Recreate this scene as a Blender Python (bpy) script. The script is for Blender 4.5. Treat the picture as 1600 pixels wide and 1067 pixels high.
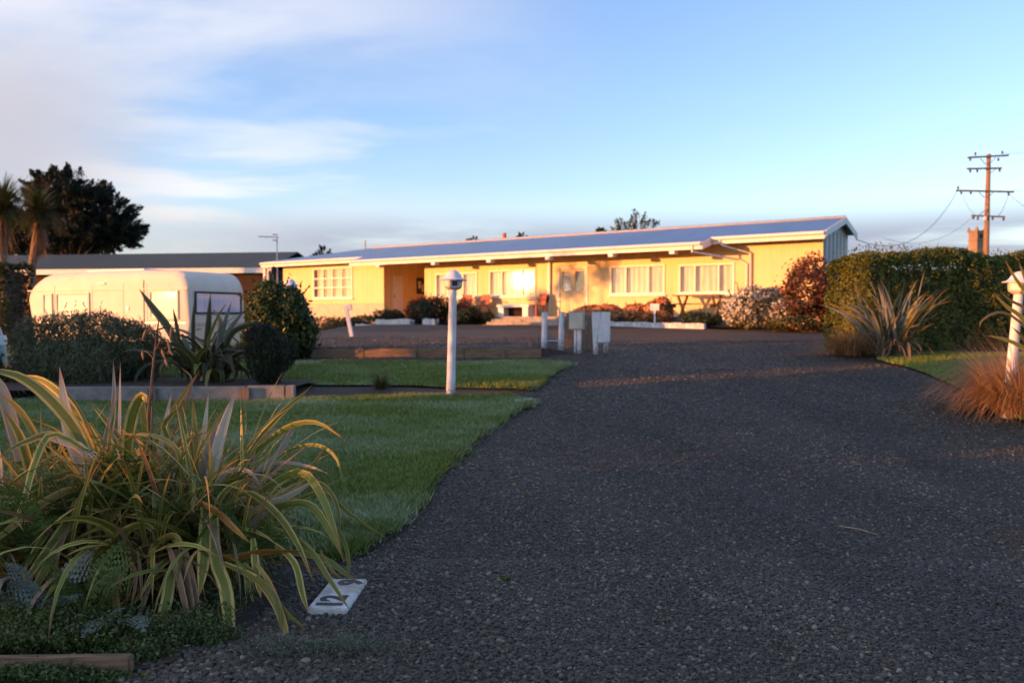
import bpy, bmesh, math, random
import numpy as np
from mathutils import Vector, Matrix
from mathutils.geometry import delaunay_2d_cdt

for o in list(bpy.data.objects):
    bpy.data.objects.remove(o)
SC = bpy.context.scene
COL = SC.collection
random.seed(7)
RNG = np.random.default_rng(11)
PI = math.pi

# ------------------------------------------------------------------ camera
EYE = 1.5
FPX = 1280.0                      # focal length in pixels of the 1600 px wide photograph
PITCH = math.atan(41.5 / FPX)
cam_d = bpy.data.cameras.new('camera')
cam = bpy.data.objects.new('camera', cam_d)
COL.objects.link(cam)
cam.location = (0, 0, EYE)
cam.rotation_euler = (PI / 2 - PITCH, 0, 0)
cam_d.sensor_width = 36.0
cam_d.lens = 36.0 * FPX / 1600.0
cam_d.clip_start = 0.05
cam_d.clip_end = 6000
cam_d.dof.use_dof = True
cam_d.dof.focus_distance = 4.5
cam_d.dof.aperture_fstop = 2.4
SC.camera = cam

# ------------------------------------------------------------------ light
SUN_DIR = Vector((-0.935, -0.356, 0)).normalized()     # towards the sun, low on the left
SUN_EL = math.radians(4.4)
SUN_AZ = math.atan2(SUN_DIR.x, SUN_DIR.y)              # clockwise from +Y
sun_d = bpy.data.lights.new('sun', 'SUN')
sun_d.energy = 2.6
sun_d.angle = math.radians(0.53)
sun_d.color = (1.0, 0.365, 0.10)
sun = bpy.data.objects.new('sun', sun_d)
COL.objects.link(sun)
to_sun = Vector((SUN_DIR.x * math.cos(SUN_EL), SUN_DIR.y * math.cos(SUN_EL), math.sin(SUN_EL)))
sun.rotation_euler = to_sun.to_track_quat('Z', 'Y').to_euler()

world = bpy.data.worlds.new('World')
SC.world = world
world.use_nodes = True
wn, wl = world.node_tree.nodes, world.node_tree.links
wn.clear()
w_out = wn.new('ShaderNodeOutputWorld')
w_bg = wn.new('ShaderNodeBackground')
w_bg.inputs['Strength'].default_value = 0.15
sky = wn.new('ShaderNodeTexSky')
sky.sky_type = 'NISHITA'
sky.sun_disc = False
sky.sun_elevation = SUN_EL
sky.sun_rotation = SUN_AZ
sky.altitude = 50
sky.air_density = 1.0
sky.dust_density = 0.3
sky.ozone_density = 2.2

def wmath(op, a, b=None, clamp=False):
    n = wn.new('ShaderNodeMath'); n.operation = op; n.use_clamp = clamp
    for i, v in enumerate((a, b)):
        if v is None: continue
        if isinstance(v, (int, float)): n.inputs[i].default_value = v
        else: wl.new(v, n.inputs[i])
    return n.outputs[0]

tc = wn.new('ShaderNodeTexCoord')
sep = wn.new('ShaderNodeSeparateXYZ')
wl.new(tc.outputs['Generated'], sep.inputs[0])
X_, Y_, Z_ = sep.outputs

def cloud_layer(scale, offset, lo, hi, detail, dist):
    mp = wn.new('ShaderNodeMapping')
    mp.inputs['Scale'].default_value = scale
    mp.inputs['Location'].default_value = offset
    wl.new(tc.outputs['Generated'], mp.inputs[0])
    nz = wn.new('ShaderNodeTexNoise')
    nz.inputs['Scale'].default_value = 1.0
    nz.inputs['Detail'].default_value = detail
    nz.inputs['Roughness'].default_value = 0.52
    nz.inputs['Distortion'].default_value = dist
    wl.new(mp.outputs[0], nz.inputs['Vector'])
    mr = wn.new('ShaderNodeMapRange'); mr.interpolation_type = 'SMOOTHSTEP'
    mr.inputs['From Min'].default_value = lo
    mr.inputs['From Max'].default_value = hi
    wl.new(nz.outputs['Fac'], mr.inputs['Value'])
    return mr.outputs[0]

def wrange(v, a, b):
    mr = wn.new('ShaderNodeMapRange'); mr.interpolation_type = 'SMOOTHSTEP'
    mr.inputs['From Min'].default_value = a
    mr.inputs['From Max'].default_value = b
    wl.new(v, mr.inputs['Value'])
    return mr.outputs[0]

VEIL_OFF, STREAK_OFF, LOW_OFF, GREY_OFF = (-3.17, -6.28, 2.72), (-7.7, 0.65, -2.42), (-7.96, 0.13, -8.33), (-1.19, -7.74, -7.37)
def wmix(fac, a, b, blend='MIX'):
    m = wn.new('ShaderNodeMix'); m.data_type = 'RGBA'; m.blend_type = blend
    if isinstance(fac, (int, float)): m.inputs[0].default_value = fac
    else: wl.new(fac, m.inputs[0])
    for sock, v in ((m.inputs[6], a), (m.inputs[7], b)):
        if isinstance(v, tuple): sock.default_value = (*v, 1)
        else: wl.new(v, sock)
    return m.outputs[2]

# broad veil of high cloud, thickest towards the sun's side, broken into flat streaks
leftness = wmath('SUBTRACT', 1.0, wrange(X_, -0.42, 0.20))
veil = cloud_layer((1.5, 0.9, 4.6), VEIL_OFF, 0.37, 0.60, 6, 0.5)
veil = wmath('MULTIPLY', veil, wmath('ADD', wmath('MULTIPLY', leftness, 0.94), 0.02))
streak = cloud_layer((2.4, 1.6, 15.0), STREAK_OFF, 0.50, 0.66, 5, 0.25)
streak = wmath('MULTIPLY', streak, wmath('MULTIPLY', wmath('ADD', wmath('MULTIPLY', leftness, 0.8), 0.06), wmath('SUBTRACT', 1.0, wrange(Z_, 0.16, 0.30))))
# grey-lilac bank lying along the horizon
low = cloud_layer((2.0, 2.0, 13.0), LOW_OFF, 0.30, 0.47, 5, 0.25)
low = wmath('MULTIPLY', low, wmath('SUBTRACT', 1.0, wrange(Z_, 0.085, 0.135)))
low = wmath('MULTIPLY', low, wmath('SUBTRACT', 1.0, wmath('MULTIPLY', wmath('SUBTRACT', 1.0, wrange(X_, -0.5, -0.1)), 0.6)))
grey = cloud_layer((1.3, 1.3, 4.0), GREY_OFF, 0.42, 0.58, 4, 0.2)
grey = wmath('MULTIPLY', grey, wmath('MULTIPLY', wmath('SUBTRACT', 1.0, wrange(X_, -0.52, -0.30)), wmath('SUBTRACT', 1.0, wrange(Z_, 0.20, 0.34))))
warm = wmath('MULTIPLY', wmath('SUBTRACT', 1.0, wrange(Z_, 0.05, 0.2)), leftness)
tint = wn.new('ShaderNodeMix'); tint.data_type = 'RGBA'; tint.blend_type = 'MULTIPLY'
tint.inputs[0].default_value = 1.0
wl.new(sky.outputs[0], tint.inputs[6]); tint.inputs[7].default_value = (0.97, 0.872, 1.05, 1)
veil_col = wmix(warm, (1.58, 1.62, 1.80), (2.0, 1.84, 1.68))
c0 = wmix(veil, tint.outputs[2], wmix(1.0, tint.outputs[2], veil_col, 'LIGHTEN'))
c1 = wmix(wmath('MULTIPLY', streak, 0.9), c0, wmix(warm, (1.88, 1.86, 1.95), (2.2, 2.0, 1.75)))
c1 = wmix(wmath('MULTIPLY', wmath('MULTIPLY', grey, wrange(Y_, -0.3, 0.4)), 0.85), c1, (1.12, 1.08, 1.18))
c2 = wmix(wmath('MULTIPLY', low, 0.95), c1, (0.78, 0.85, 1.12))
wl.new(c2, w_bg.inputs['Color'])
wl.new(w_bg.outputs[0], w_out.inputs[0])

SC.view_settings.view_transform = 'Standard'
SC.view_settings.look = 'None'
SC.view_settings.gamma = 1.0
SC.view_settings.exposure = 1.9
SC.view_settings.use_curve_mapping = False
SC.cycles.max_bounces = 6
SC.cycles.transparent_max_bounces = 12
SC.cycles.sample_clamp_indirect = 6.0
SC.cycles.caustics_reflective = False
SC.cycles.caustics_refractive = False
SC.cycles.use_denoising = True

# ------------------------------------------------------------------ pixel / ground helpers (used to measure the place)
CP, SP = math.cos(PITCH), math.sin(PITCH)
def at(px, py, D):
    """world point at depth D (metres ahead) seen at photograph pixel px, py"""
    x = (px - 800.0) / FPX; y = (533.5 - py) / FPX
    d = Vector((x, CP + y * SP, -SP + y * CP))
    t = D / d.y
    return Vector((d.x * t, D, EYE + d.z * t))

GY = [-40, 0, 5, 9.9, 11.3, 15.6, 22, 27, 36, 60, 200, 3000]
GZ = [0, 0, 0.0, 0.26, 0.36, 0.70, 0.97, 1.11, 1.12, 1.15, 1.2, 1.2]
def sstep(a, b, x):
    t = np.clip((np.asarray(x, float) - a) / (b - a), 0, 1)
    return t * t * (3 - 2 * t)
def ground_plain(X, Y):
    z = np.interp(Y, GY, GZ)
    left = sstep(-5.4, -7.2, X) * sstep(60, 40, Y)
    return z * (1 - left) + np.minimum(z, 0.52) * left
def ground(X, Y):
    z = ground_plain(X, Y)
    padx = sstep(1.3, 0.4, X) * sstep(-7.2, -5.6, X)
    step = np.where(np.asarray(Y) > 15.6, np.exp(-(np.asarray(Y) - 15.6) / 5.0), 0.0)
    ramp = sstep(13.5, 15.6, Y) * sstep(0.2, 1.6, X) * sstep(3.4, 1.6, X) * 0.5 * np.exp(-np.maximum(0, np.asarray(Y) - 15.6) / 5.0)
    return z + 0.17 * padx * step + 0.17 * ramp * 0.6
def on_ground(px, py):
    """world point where the view ray through px, py meets the ground"""
    lo, hi = 2.0, 200.0
    for _ in range(60):
        m = (lo + hi) / 2
        p = at(px, py, m)
        if p.z > ground_plain(p.x, p.y): lo = m
        else: hi = m
    p = at(px, py, lo); p.z = float(ground(p.x, p.y))
    return p
def gz(x, y): return float(ground(x, y))

# ------------------------------------------------------------------ materials
def new_mat(name):
    m = bpy.data.materials.new(name); m.use_nodes = True
    nt = m.node_tree
    return m, nt.nodes, nt.links, nt.nodes['Principled BSDF']

def mixcol(N, L, fac, a, b, blend='MIX'):
    m = N.new('ShaderNodeMix'); m.data_type = 'RGBA'; m.blend_type = blend
    if isinstance(fac, (int, float)): m.inputs[0].default_value = fac
    else: L.new(fac, m.inputs[0])
    for s, v in ((m.inputs[6], a), (m.inputs[7], b)):
        if isinstance(v, tuple): s.default_value = (*v[:3], 1)
        else: L.new(v, s)
    return m.outputs[2]

def noise(N, L, scale, detail=4, rough=0.55, coord='Object', vec=None, mscale=None):
    n = N.new('ShaderNodeTexNoise')
    n.inputs['Scale'].default_value = scale
    n.inputs['Detail'].default_value = detail
    n.inputs['Roughness'].default_value = rough
    if vec is None:
        t = N.new('ShaderNodeTexCoord'); vec = t.outputs[coord]
    if mscale:
        mp = N.new('ShaderNodeMapping'); mp.inputs['Scale'].default_value = mscale
        L.new(vec, mp.inputs[0]); vec = mp.outputs[0]
    L.new(vec, n.inputs['Vector'])
    return n.outputs['Fac']

def rng_node(N, L, v, a, b, c=0.0, d=1.0):
    m = N.new('ShaderNodeMapRange')
    m.inputs['From Min'].default_value = a; m.inputs['From Max'].default_value = b
    m.inputs['To Min'].default_value = c; m.inputs['To Max'].default_value = d
    L.new(v, m.inputs['Value']); return m.outputs[0]

def bump(N, L, B, h, strength=0.3, dist=0.01):
    b = N.new('ShaderNodeBump'); b.inputs['Strength'].default_value = strength; b.inputs['Distance'].default_value = dist
    L.new(h, b.inputs['Height']); L.new(b.outputs[0], B.inputs['Normal'])

def plain(name, c1, c2=None, scale=6.0, rough=0.6, spec=0.4, bmp=0.0, bscale=40.0, metallic=0.0, mscale=None):
    m, N, L, B = new_mat(name)
    B.inputs['Roughness'].default_value = rough
    B.inputs['Specular IOR Level'].default_value = spec
    B.inputs['Metallic'].default_value = metallic
    if c2 is None: c2 = tuple(x * 0.75 for x in c1)
    f = rng_node(N, L, noise(N, L, scale, mscale=mscale), 0.35, 0.65)
    L.new(mixcol(N, L, f, c1, c2), B.inputs['Base Color'])
    if bmp: bump(N, L, B, noise(N, L, bscale, 3), bmp)
    return m

def leaf_mat(name, dark, mid, light, rough=0.5, trans=0.25, spec=0.35):
    """foliage: each leaf carries its own shade in the point attribute 'var'"""
    m, N, L, B = new_mat(name)
    at_ = N.new('ShaderNodeAttribute'); at_.attribute_name = 'var'
    r = N.new('ShaderNodeValToRGB')
    e = r.color_ramp.elements
    e[0].position = 0.0; e[0].color = (*dark, 1)
    e[1].position = 1.0; e[1].color = (*light, 1)
    k = e.new(0.5); k.color = (*mid, 1)
    L.new(at_.outputs['Fac'], r.inputs[0])
    L.new(r.outputs[0], B.inputs['Base Color'])
    B.inputs['Roughness'].default_value = rough
    B.inputs['Specular IOR Level'].default_value = spec
    if trans:
        tr = N.new('ShaderNodeBsdfTranslucent'); L.new(r.outputs[0], tr.inputs[0])
        mx = N.new('ShaderNodeMixShader'); mx.inputs[0].default_value = trans
        L.new(B.outputs[0], mx.inputs[1]); L.new(tr.outputs[0], mx.inputs[2])
        L.new(mx.outputs[0], N['Material Output'].inputs[0])
    return m

def blade_mat(name, centre, stripe, edge, tipc, blotch, rough=0.55, trans=0.2, stripe_w=0.25):
    """sword leaf: UV x runs across (0..1), UV y along"""
    m, N, L, B = new_mat(name)
    uv = N.new('ShaderNodeTexCoord').outputs['UV']
    sp = N.new('ShaderNodeSeparateXYZ'); L.new(uv, sp.inputs[0])
    def mth(op, a, b=None):
        n = N.new('ShaderNodeMath'); n.operation = op
        for i, v in enumerate((a, b)):
            if v is None: continue
            if isinstance(v, (int, float)): n.inputs[i].default_value = v
            else: L.new(v, n.inputs[i])
        return n.outputs[0]
    off = mth('ABSOLUTE', mth('SUBTRACT', sp.outputs[0], 0.5))
    oi = N.new('ShaderNodeObjectInfo')
    # long fine streaks
    mp = N.new('ShaderNodeMapping'); mp.inputs['Scale'].default_value = (14, 0.7, 1)
    L.new(uv, mp.inputs[0])
    cmb = N.new('ShaderNodeCombineXYZ'); L.new(mth('MULTIPLY', oi.outputs['Random'], 37.0), cmb.inputs[2])
    av = N.new('ShaderNodeVectorMath'); av.operation = 'ADD'; L.new(mp.outputs[0], av.inputs[0]); L.new(cmb.outputs[0], av.inputs[1])
    st = noise(N, L, 1.0, 3, vec=av.outputs[0])
    margin = rng_node(N, L, mth('ADD', off, mth('MULTIPLY', mth('SUBTRACT', st, 0.5), 0.22)), 0.5 - stripe_w, 0.5 - stripe_w + 0.06)
    col = mixcol(N, L, rng_node(N, L, st, 0.3, 0.7), tuple(c * 0.72 for c in centre), tuple(c * 1.2 for c in centre))
    col = mixcol(N, L, margin, col, stripe)
    edgef = rng_node(N, L, off, 0.455, 0.485)
    col = mixcol(N, L, mth('MULTIPLY', edgef, 0.85), col, edge)
    bl = noise(N, L, 9.0, 4, vec=av.outputs[0], mscale=(0.12, 1.4, 1))
    blf = rng_node(N, L, bl, 0.53, 0.66)
    col = mixcol(N, L, mth('MULTIPLY', blf, 0.8), col, blotch)
    tipf = rng_node(N, L, mth('ADD', sp.outputs[1], mth('MULTIPLY', mth('SUBTRACT', bl, 0.5), 0.3)), 0.82, 1.0)
    col = mixcol(N, L, tipf, col, tipc)
    val = N.new('ShaderNodeHueSaturation')
    L.new(rng_node(N, L, oi.outputs['Random'], 0, 1, 0.7, 1.25), val.inputs['Value'])
    L.new(col, val.inputs['Color'])
    L.new(val.outputs[0], B.inputs['Base Color'])
    B.inputs['Roughness'].default_value = rough
    B.inputs['Specular IOR Level'].default_value = 0.4
    bump(N, L, B, st, 0.25, 0.004)
    tr = N.new('ShaderNodeBsdfTranslucent'); L.new(val.outputs[0], tr.inputs[0])
    mx = N.new('ShaderNodeMixShader'); mx.inputs[0].default_value = trans
    L.new(B.outputs[0], mx.inputs[1]); L.new(tr.outputs[0], mx.inputs[2])
    L.new(mx.outputs[0], N['Material Output'].inputs[0])
    return m

M = {}
M['white'] = plain('white_paint', (0.74, 0.74, 0.74), (0.60, 0.60, 0.59), 9, 0.5, bmp=0.1)
M['white_worn'] = plain('worn_white_paint', (0.72, 0.73, 0.74), (0.42, 0.40, 0.37), 14, 0.6, bmp=0.2, mscale=(1, 1, 0.35))
def post_paint():
    m, N, L, B = new_mat('worn_post_paint')
    t_ = N.new('ShaderNodeTexCoord').outputs['Object']; sp_ = N.new('ShaderNodeSeparateXYZ'); L.new(t_, sp_.inputs[0])
    c = mixcol(N, L, rng_node(N, L, noise(N, L, 14, 4, mscale=(1, 1, 0.35)), 0.40, 0.72), (0.74, 0.74, 0.74), (0.50, 0.48, 0.44))
    ad = N.new('ShaderNodeMath'); ad.operation = 'ADD'; L.new(sp_.outputs[2], ad.inputs[0])
    L.new(rng_node(N, L, noise(N, L, 22, 3), 0.3, 0.7, -0.10, 0.10), ad.inputs[1])
    dirt = rng_node(N, L, ad.outputs[0], 0.06, 0.22, 0.75, 0.0)
    L.new(mixcol(N, L, dirt, c, (0.16, 0.12, 0.08)), B.inputs['Base Color'])
    chip = rng_node(N, L, noise(N, L, 30, 2), 0.66, 0.70)
    B.inputs['Roughness'].default_value = 0.6; bump(N, L, B, noise(N, L, 40, 3), 0.2)
    return m
M['post_paint'] = post_paint()
M['cream_trim'] = plain('cream_trim', (0.80, 0.76, 0.68), (0.74, 0.69, 0.60), 5, 0.5)
M['beige'] = plain('beige_enamel', (0.55, 0.52, 0.42), (0.48, 0.45, 0.36), 5, 0.4)
M['grey_wood'] = plain('weathered_board', (0.22, 0.16, 0.11), (0.12, 0.09, 0.07), 12, 0.8, bmp=0.4, mscale=(6, 6, 0.4))
M['timber'] = plain('timber_plank', (0.27, 0.17, 0.09), (0.13, 0.085, 0.05), 8, 0.8, bmp=0.4, mscale=(0.6, 6, 6))
M['concrete'] = plain('concrete', (0.30, 0.27, 0.24), (0.19, 0.17, 0.15), 7, 0.85, bmp=0.4)
M['step'] = plain('step_concrete', (0.36, 0.31, 0.25), (0.24, 0.21, 0.17), 5, 0.85, bmp=0.3)
M['pole'] = plain('pole_timber', (0.30, 0.17, 0.09), (0.20, 0.11, 0.06), 5, 0.85, mscale=(6, 6, 0.5))
M['arm'] = plain('cross_arm_timber', (0.16, 0.14, 0.12), (0.09, 0.08, 0.07), 6, 0.8)
M['insulator'] = plain('insulator_ceramic', (0.10, 0.06, 0.05), None, 6, 0.25)
M['wire'] = plain('wire_metal', (0.09, 0.09, 0.10), None, 6, 0.5)
M['bark'] = plain('bark', (0.10, 0.07, 0.05), (0.05, 0.035, 0.025), 7, 0.9, bmp=0.5)
M['palm_bark'] = plain('cabbage_tree_bark', (0.30, 0.18, 0.09), (0.16, 0.10, 0.055), 7, 0.9, bmp=0.5)
M['soil'] = plain('soil', (0.062, 0.042, 0.028), (0.030, 0.021, 0.015), 10, 0.95, bmp=0.6, bscale=30)
M['black'] = plain('dark_rubber', (0.02, 0.02, 0.02), None, 6, 0.7)
M['steel'] = plain('galvanised_steel', (0.45, 0.45, 0.46), (0.38, 0.38, 0.39), 6, 0.45, metallic=0.7)
M['terracotta'] = plain('terracotta_plastic', (0.50, 0.14, 0.06), (0.42, 0.11, 0.05), 6, 0.5)
M['stone'] = plain('sandstone', (0.28, 0.20, 0.13), (0.20, 0.14, 0.09), 0.7, 0.9)
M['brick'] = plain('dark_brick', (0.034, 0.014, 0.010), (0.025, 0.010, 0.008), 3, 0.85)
M['curtain'] = plain('curtain_cloth', (0.84, 0.76, 0.60), (0.72, 0.63, 0.48), 3, 0.9, mscale=(7, 1, 0.2))
M['curtain_grey'] = plain('net_curtain', (0.78, 0.80, 0.82), (0.62, 0.66, 0.70), 3, 0.9, mscale=(9, 9, 0.2))
M['curtain_dim'] = plain('dim_curtain_cloth', (0.82, 0.68, 0.44), (0.60, 0.47, 0.28), 2, 0.9, mscale=(5, 1, 0.6))
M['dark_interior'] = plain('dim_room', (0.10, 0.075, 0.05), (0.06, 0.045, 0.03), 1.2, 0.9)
M['teal'] = plain('teal_canvas', (0.03, 0.33, 0.38), (0.02, 0.24, 0.30), 3, 0.5)
M['pale_teal'] = plain('pale_teal_canvas', (0.35, 0.62, 0.66), None, 3, 0.5)
M['digit'] = plain('black_paint', (0.02, 0.022, 0.035), None, 20, 0.6)
M['hill'] = plain('hill_scrub', (0.055, 0.050, 0.035), (0.03, 0.03, 0.022), 0.06, 0.95)
M['blue_glass'] = plain('blue_lamp_glass', (0.03, 0.06, 0.25), None, 8, 0.15)
M['straw'] = plain('dry_straw', (0.42, 0.30, 0.17), (0.28, 0.19, 0.10), 20, 0.8)

def glass_mat(name, tint=(0.9, 0.9, 0.9), rough=0.03, base=0.1):
    m, N, L, B = new_mat(name)
    N.remove(B)
    tr = N.new('ShaderNodeBsdfTransparent'); tr.inputs[0].default_value = (*tint, 1)
    gl = N.new('ShaderNodeBsdfGlossy'); gl.inputs['Roughness'].default_value = rough
    fr = N.new('ShaderNodeLayerWeight'); fr.inputs[0].default_value = 0.5
    pw = N.new('ShaderNodeMath'); pw.operation = 'POWER'; L.new(fr.outputs['Facing'], pw.inputs[0]); pw.inputs[1].default_value = 4.0
    f = rng_node(N, L, pw.outputs[0], 0, 1, base, 1.0)
    # slow waviness of old panes
    b = N.new('ShaderNodeBump'); b.inputs['Strength'].default_value = 0.05; b.inputs['Distance'].default_value = 0.02
    L.new(noise(N, L, 1.6, 2), b.inputs['Height'])
    L.new(b.outputs[0], gl.inputs['Normal'])
    mx = N.new('ShaderNodeMixShader'); L.new(f, mx.inputs[0])
    L.new(tr.outputs[0], mx.inputs[1]); L.new(gl.outputs[0], mx.inputs[2])
    L.new(mx.outputs[0], N['Material Output'].inputs[0])
    return m
M['glass'] = glass_mat('window_glass', (1, 1, 1), rough=0.022, base=0.055)
M['van_glass'] = glass_mat('caravan_glass', (0.96, 0.98, 1.0), 0.05, 0.03)

def cladding(name, c1, c2, spacing, rough=0.55, depth=0.35):
    m, N, L, B = new_mat(name)
    t = N.new('ShaderNodeTexCoord'); sp = N.new('ShaderNodeSeparateXYZ'); L.new(t.outputs['Object'], sp.inputs[0])
    s = N.new('ShaderNodeMath'); s.operation = 'ADD'; L.new(sp.outputs[0], s.inputs[0]); L.new(sp.outputs[1], s.inputs[1])
    k = N.new('ShaderNodeMath'); k.operation = 'MULTIPLY'; L.new(s.outputs[0], k.inputs[0]); k.inputs[1].default_value = 1 / spacing
    fr = N.new('ShaderNodeMath'); fr.operation = 'FRACT'; L.new(k.outputs[0], fr.inputs[0])
    groove = rng_node(N, L, fr.outputs[0], 0.0, 0.09)
    pan = N.new('ShaderNodeMath'); pan.operation = 'FLOOR'; L.new(k.outputs[0], pan.inputs[0])
    wnn = N.new('ShaderNodeTexWhiteNoise'); wnn.noise_dimensions = '1D'; L.new(pan.outputs[0], wnn.inputs['W'])
    c = mixcol(N, L, rng_node(N, L, noise(N, L, 1.3, 4), 0.35, 0.65), c1, c2)
    c = mixcol(N, L, rng_node(N, L, wnn.outputs['Value'], 0, 1, 0, 0.14), c, tuple(x * 0.62 for x in c1))
    c = mixcol(N, L, rng_node(N, L, noise(N, L, 2.4, 5, mscale=(3.5, 3.5, 0.22)), 0.54, 0.74, 0, 0.28), c, tuple(x * 0.55 for x in c2))
    c = mixcol(N, L, rng_node(N, L, groove, 0, 1, 0.35, 0.0), c, tuple(x * 0.4 for x in c2))  # shadow lines of the grooves darkened into the colour
    L.new(c, B.inputs['Base Color'])
    B.inputs['Roughness'].default_value = rough
    bump(N, L, B, groove, depth, 0.02)
    return m
M['wall'] = cladding('yellow_cladding', (0.80, 0.58, 0.27), (0.74, 0.53, 0.24), 0.3)
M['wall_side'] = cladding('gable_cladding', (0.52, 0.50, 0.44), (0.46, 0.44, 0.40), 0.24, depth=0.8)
M['plinth'] = plain('plinth_paint', (0.62, 0.52, 0.36), (0.52, 0.43, 0.30), 3, 0.7)
M['soffit'] = plain('soffit_board', (0.60, 0.50, 0.33), None, 3, 0.7)

def roof_mat(name, c1, c2, spacing, axis=0, rough=0.4, spec=0.5):
    m, N, L, B = new_mat(name)
    t = N.new('ShaderNodeTexCoord'); sp = N.new('ShaderNodeSeparateXYZ'); L.new(t.outputs['Object'], sp.inputs[0])
    k = N.new('ShaderNodeMath'); k.operation = 'MULTIPLY'; L.new(sp.outputs[axis], k.inputs[0]); k.inputs[1].default_value = 2 * PI / spacing
    sn = N.new('ShaderNodeMath'); sn.operation = 'SINE'; L.new(k.outputs[0], sn.inputs[0])
    L.new(mixcol(N, L, rng_node(N, L, noise(N, L, 1.1, 5, mscale=(1, 0.35, 1)), 0.35, 0.68), c1, c2), B.inputs['Base Color'])
    B.inputs['Roughness'].default_value = rough; B.inputs['Specular IOR Level'].default_value = spec
    bump(N, L, B, sn.outputs[0], 0.35, 0.015)
    return m
M['roof'] = roof_mat('corrugated_roof', (0.105, 0.215, 0.39), (0.085, 0.175, 0.33), 0.152)
M['roof_dark'] = roof_mat('dark_metal_roof', (0.036, 0.048, 0.048), (0.027, 0.037, 0.038), 0.4, 0, 0.6, 0.25)

def gravel_mat():
    m, N, L, B = new_mat('gravel_surface')
    t = N.new('ShaderNodeTexCoord').outputs['Object']
    v = N.new('ShaderNodeTexVoronoi'); v.inputs['Scale'].default_value = 58; L.new(t, v.inputs['Vector'])
    r = N.new('ShaderNodeValToRGB'); e = r.color_ramp.elements
    e[0].color = (0.026, 0.020, 0.013, 1); e[1].color = (0.200, 0.162, 0.101, 1)
    k = e.new(0.6); k.color = (0.060, 0.046, 0.030, 1)
    k = e.new(0.9); k.color = (0.105, 0.078, 0.047, 1)
    sp = N.new('ShaderNodeSeparateColor'); L.new(v.outputs['Color'], sp.inputs[0])
    L.new(sp.outputs[0], r.inputs[0])
    dirt = rng_node(N, L, noise(N, L, 0.8, 5, mscale=(0.22, 1.0, 1)), 0.55, 0.75)
    c = mixcol(N, L, dirt, r.outputs[0], (0.085, 0.049, 0.025))
    big = rng_node(N, L, noise(N, L, 0.5, 4, mscale=(0.5, 1, 1)), 0.3, 0.7, 0.45, 0.84)
    hs = N.new('ShaderNodeHueSaturation'); L.new(big, hs.inputs['Value']); L.new(c, hs.inputs['Color'])
    L.new(hs.outputs[0], B.inputs['Base Color'])
    B.inputs['Roughness'].default_value = 0.75
    d = N.new('ShaderNodeMath'); d.operation = 'SUBTRACT'; d.inputs[0].default_value = 1; L.new(v.outputs['Distance'], d.inputs[1])
    bump(N, L, B, d.outputs[0], 0.9, 0.015)
    return m
M['gravel'] = gravel_mat()

def pebble_mat():
    m, N, L, B = new_mat('pebble_stone')
    oi = N.new('ShaderNodeObjectInfo')
    r = N.new('ShaderNodeValToRGB'); e = r.color_ramp.elements
    e[0].color = (0.034, 0.026, 0.018, 1); e[1].color = (0.340, 0.294, 0.202, 1)
    for p, c in ((0.3, (0.066, 0.052, 0.034)), (0.5, (0.105, 0.074, 0.044)), (0.62, (0.062, 0.059, 0.049)), (0.75, (0.135, 0.108, 0.069)), (0.84, (0.085, 0.049, 0.032)), (0.92, (0.190, 0.162, 0.109))):
        k = e.new(p); k.color = (*c, 1)
    L.new(oi.outputs['Random'], r.inputs[0])
    # drifts of darker, damper stone across the drive (wheel tracks run away from the viewer)
    gm = N.new('ShaderNodeNewGeometry')
    drift = rng_node(N, L, noise(N, L, 0.55, 4, vec=gm.outputs['Position'], mscale=(1.3, 0.35, 1)), 0.35, 0.65, 0.42, 0.88)
    hs = N.new('ShaderNodeHueSaturation'); L.new(drift, hs.inputs['Value']); L.new(r.outputs[0], hs.inputs['Color'])
    L.new(mixcol(N, L, rng_node(N, L, noise(N, L, 60, 3), 0.5, 0.9), hs.outputs[0], (0.040, 0.032, 0.023)), B.inputs['Base Color'])
    B.inputs['Roughness'].default_value = 0.62
    return m
M['pebble'] = pebble_mat()

def lawn_mat(name, under=False):
    m, N, L, B = new_mat(name)
    t = N.new('ShaderNodeTexCoord').outputs['Object']
    dew = rng_node(N, L, noise(N, L, 0.9, 5, vec=t, mscale=(0.6, 1.3, 1)), 0.46, 0.68)
    tone = rng_node(N, L, noise(N, L, 2.2, 4, vec=t), 0.3, 0.7)
    c = mixcol(N, L, tone, (0.130, 0.185, 0.022), (0.170, 0.220, 0.030))
    c = mixcol(N, L, dew, c, (0.27, 0.335, 0.165))
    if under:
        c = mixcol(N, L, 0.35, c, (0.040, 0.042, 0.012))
    else:
        a = N.new('ShaderNodeAttribute'); a.attribute_name = 'var'
        hs = N.new('ShaderNodeHueSaturation'); L.new(rng_node(N, L, a.outputs['Fac'], 0, 1, 0.6, 1.4), hs.inputs['Value']); L.new(c, hs.inputs['Color'])
        c = hs.outputs[0]
    L.new(c, B.inputs['Base Color']); B.inputs['Roughness'].default_value = 0.55
    return m
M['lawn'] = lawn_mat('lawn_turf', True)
M['grass'] = lawn_mat('grass_blades')

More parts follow.
